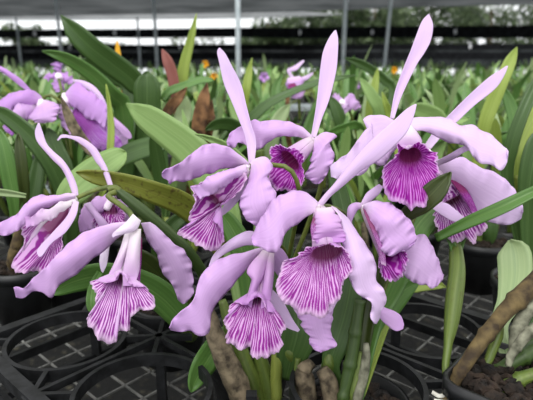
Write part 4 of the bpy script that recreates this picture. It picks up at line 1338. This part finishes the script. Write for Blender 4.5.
post(237.5, 5.35, 5, 3.0, .02, 'thick galvanised post left of centre, nearest the flowers')
post(342, 7.8, 4, 3.2, .04, 'slim galvanised post behind the tall middle sepals')
post(381, 7.85, 3.2, 3.2, .16, 'slanted thin post between the two tallest sepals')
post(63, 10.8, 3, 2.56, -.03, 'thin post at the left behind the largest dark leaf')
post(157, 10.8, 3, 2.70, 0, 'thin post left of the slim upright leaf')
post(140, 14.4, 2, 2.3, 0, 'thinnest far post beside the yellow leaf')
post(21, 14.6, 2, 2.3, 0, 'thinnest far post near the left edge')


def cloth_strip(x0, x1, d, t0, b0, t1, b1, mat, label, clips=()):
    """hanging strip of shade cloth: top and bottom heights in the frame at its two ends"""
    def w(px, py):
        v = P(px, py, 1) - CAM
        return CAM + v * (d / v.y)
    bm = bmesh.new()
    n = 40
    fr = []
    for i in range(n + 1):
        s = i / n
        sag = .35 * math.sin(s * 6.28 * 4) 
        T = w(x0 + (x1 - x0) * s, t0 + (t1 - t0) * s + sag * .5)
        Bm = w(x0 + (x1 - x0) * s, b0 + (b1 - b0) * s + sag)
        fr.append([bm.verts.new(T), bm.verts.new(Bm), bm.verts.new(Bm + Vector((0, .08, 0))), bm.verts.new(T + Vector((0, .08, 0)))])
    fr_ends = (fr[0][0].co.copy(), fr[-1][0].co.copy())
    for p, q in zip(fr, fr[1:]):
        for k in range(4):
            bm.faces.new((p[k], p[(k + 1) % 4], q[(k + 1) % 4], q[k]))
    bm.faces.new(fr[0])
    bm.faces.new(fr[-1][::-1])
    o = finish('shade_cloth', bm, mat)
    tag(o, label, 'shade cloth')
    for f0 in (fr_ends[0], fr_ends[1]):
        pb = bmesh.new()
        tube_bm(pb, [Vector((f0.x, f0.y + .13, 0)), Vector((f0.x, f0.y + .13, f0.z + .1))], [.05, .05], 10)
        finish('support_post', pb, M['steel'], o, True)
    for px in clips:
        s = (px - x0) / (x1 - x0)
        c = w(px, (t0 + b0) / 2 * (1 - s) + (t1 + b1) / 2 * s) - Vector((0, .02, 0))
        bm = bmesh.new()
        box_bm(bm, c, Vector((.035, 0, .02)), Vector((0, .02, 0)), Vector((-.01, 0, .06)))
        k = finish('clip', bm, M['clip'], o)


cloth_strip(-60, 600, 15.5, 30.5, 37.5, 24.5, 38, M['cloth_black'], 'widest dark strip of shade cloth hanging across the view below the roof', (35, 115, 300, 372, 455))
cloth_strip(-60, 600, 19.0, 45, 50.5, 43.5, 49.5, M['cloth_black'], 'second dark strip of shade cloth, directly under the widest one', (70, 180, 330, 470))
cloth_strip(-60, 600, 21.0, 52.5, 60, 52.0, 59, M['cloth_black'], 'lowest dark strip of shade cloth, just above the far leaves', ())
cloth_strip(-60, 600, 24.0, 49.5, 68.0, 49.0, 68.0, M['cloth_lines'], 'farthest grey shade cloth screen closing the view behind the lowest dark strip', ())

# roof cloth
def roof(name, pts, z, mat):
    bm = bmesh.new()
    bm.faces.new([bm.verts.new((x, y, z)) for x, y in pts])
    o = finish(name, bm, mat)
    o['kind'] = 'structure'


RZ = 2.75


def rp(px, py):
    v = P(px, py, 1) - CAM
    t = (RZ - CAM.z) / v.z
    q = CAM + v * t
    return q.x, q.y


roof('ceiling', [(-9, 5.5), (11, 5.5), rp(620, 3), rp(420, 7), rp(290, 12), rp(100, 15), rp(-90, 19)], RZ, M['roof_cloth'])
roof('ceiling', [rp(-90, 19.2), rp(100, 15.2), rp(290, 12.2), rp(345, 16), rp(245, 20), rp(100, 21.5), rp(-90, 22)], RZ + .05, M['roof_cloth_thin'])


def tree(px, d, top, wpx, label, seed, dens=1600):
    rnd = random.Random(seed)
    q = P(px, 62, d)
    t = thing('tree', (q.x, q.y, 0), label, 'tree')
    H = CAM.z + (62 - top) * d / FPX
    rw = wpx * d / FPX / 2
    bm = bmesh.new()
    tube_bm(bm, [Vector((q.x, q.y, 0)), Vector((q.x + .1, q.y, H * .4)), Vector((q.x, q.y, H * .8))], [.16, .12, .05], 8)
    finish('trunk', bm, M['trunk'], t, True)
    bm = bmesh.new()
    blobs = [(Vector((q.x + rnd.uniform(-.7, .7) * rw, q.y + rnd.uniform(-.6, .6) * rw, rnd.uniform(.22, .86) * H)), rw * rnd.uniform(.35, .55)) for _ in range(12)]
    for i in range(dens):
        c, r = rnd.choice(blobs)
        v = Vector((rnd.gauss(0, 1), rnd.gauss(0, 1), rnd.gauss(0, .8))).normalized() * (r * rnd.random() ** .4)
        p = c + v
        p.z = min(p.z, H)
        s = rnd.uniform(.05, .11) * d / 24
        ax = Vector((rnd.gauss(0, 1), rnd.gauss(0, 1), rnd.gauss(0, 1))).normalized()
        ay = ax.orthogonal().normalized()
        bm.faces.new([bm.verts.new(p + ax * (1.6 * s)), bm.verts.new(p + ay * (.6 * s)), bm.verts.new(p - ax * (1.6 * s)), bm.verts.new(p - ay * (.6 * s))])
    link('crown', to_mesh('crown', bm, M['tree_leaf'], False), t)


tree(28, 30, 22, 40, 'low round tree far off at the left under the white sky', 1, 1100)
tree(100, 34, 44, 120, 'low dark treetop showing under the widest strip at the left', 12, 900)
tree(195, 33, 40, 70, 'low treetop left of the thick post, under the widest strip', 13, 900)
tree(268, 27, 10, 62, 'bushy tree just right of the thick post', 2, 4600)
tree(318, 32, 5, 80, 'tree behind the slim post, left of the tall middle sepal tip', 3, 4600)
tree(372, 27, -6, 80, 'tree behind the slanted post', 4, 5000)
tree(428, 33, -14, 90, 'tree behind the tip of the tallest sepal', 5, 5000)
tree(486, 26, -4, 70, 'sparse tree with sky gaps right of the tallest sepal', 6, 2600)
tree(545, 36, -12, 100, 'tree at the right edge of the view', 7, 4600)

# ------------------------------------------------------------------ light
w = bpy.data.worlds.new('overcast')
sc.world = w
w.use_nodes = True
nt = w.node_tree
nt.nodes.clear()
out = nt.nodes.new('ShaderNodeOutputWorld')
bg = nt.nodes.new('ShaderNodeBackground')
tc = nt.nodes.new('ShaderNodeTexCoord')
sp = nt.nodes.new('ShaderNodeSeparateXYZ')
nt.links.new(tc.outputs['Generated'], sp.inputs[0])
r = ramp(nt, [(0.0, (.9, .93, .95, 1)), (0.45, (1, 1, 1, 1)), (1.0, (1.0, 1.0, 1.0, 1))])
nt.links.new(sp.outputs[2], r.inputs[0])
nt.links.new(r.outputs[0], bg.inputs[0])
bg.inputs[1].default_value = 1.0
nt.links.new(bg.outputs[0], out.inputs[0])

sd = bpy.data.lights.new('sun', 'SUN')
sd.energy = 1.2
sd.angle = math.radians(40)
so = bpy.data.objects.new('sun', sd)
so.rotation_euler = (math.radians(38), math.radians(-14), 0)
col.objects.link(so)

vs = sc.view_settings
vs.view_transform = 'Standard'
vs.look = 'None'
vs.exposure = 0.62
vs.gamma = 1.0
vs.use_curve_mapping = False
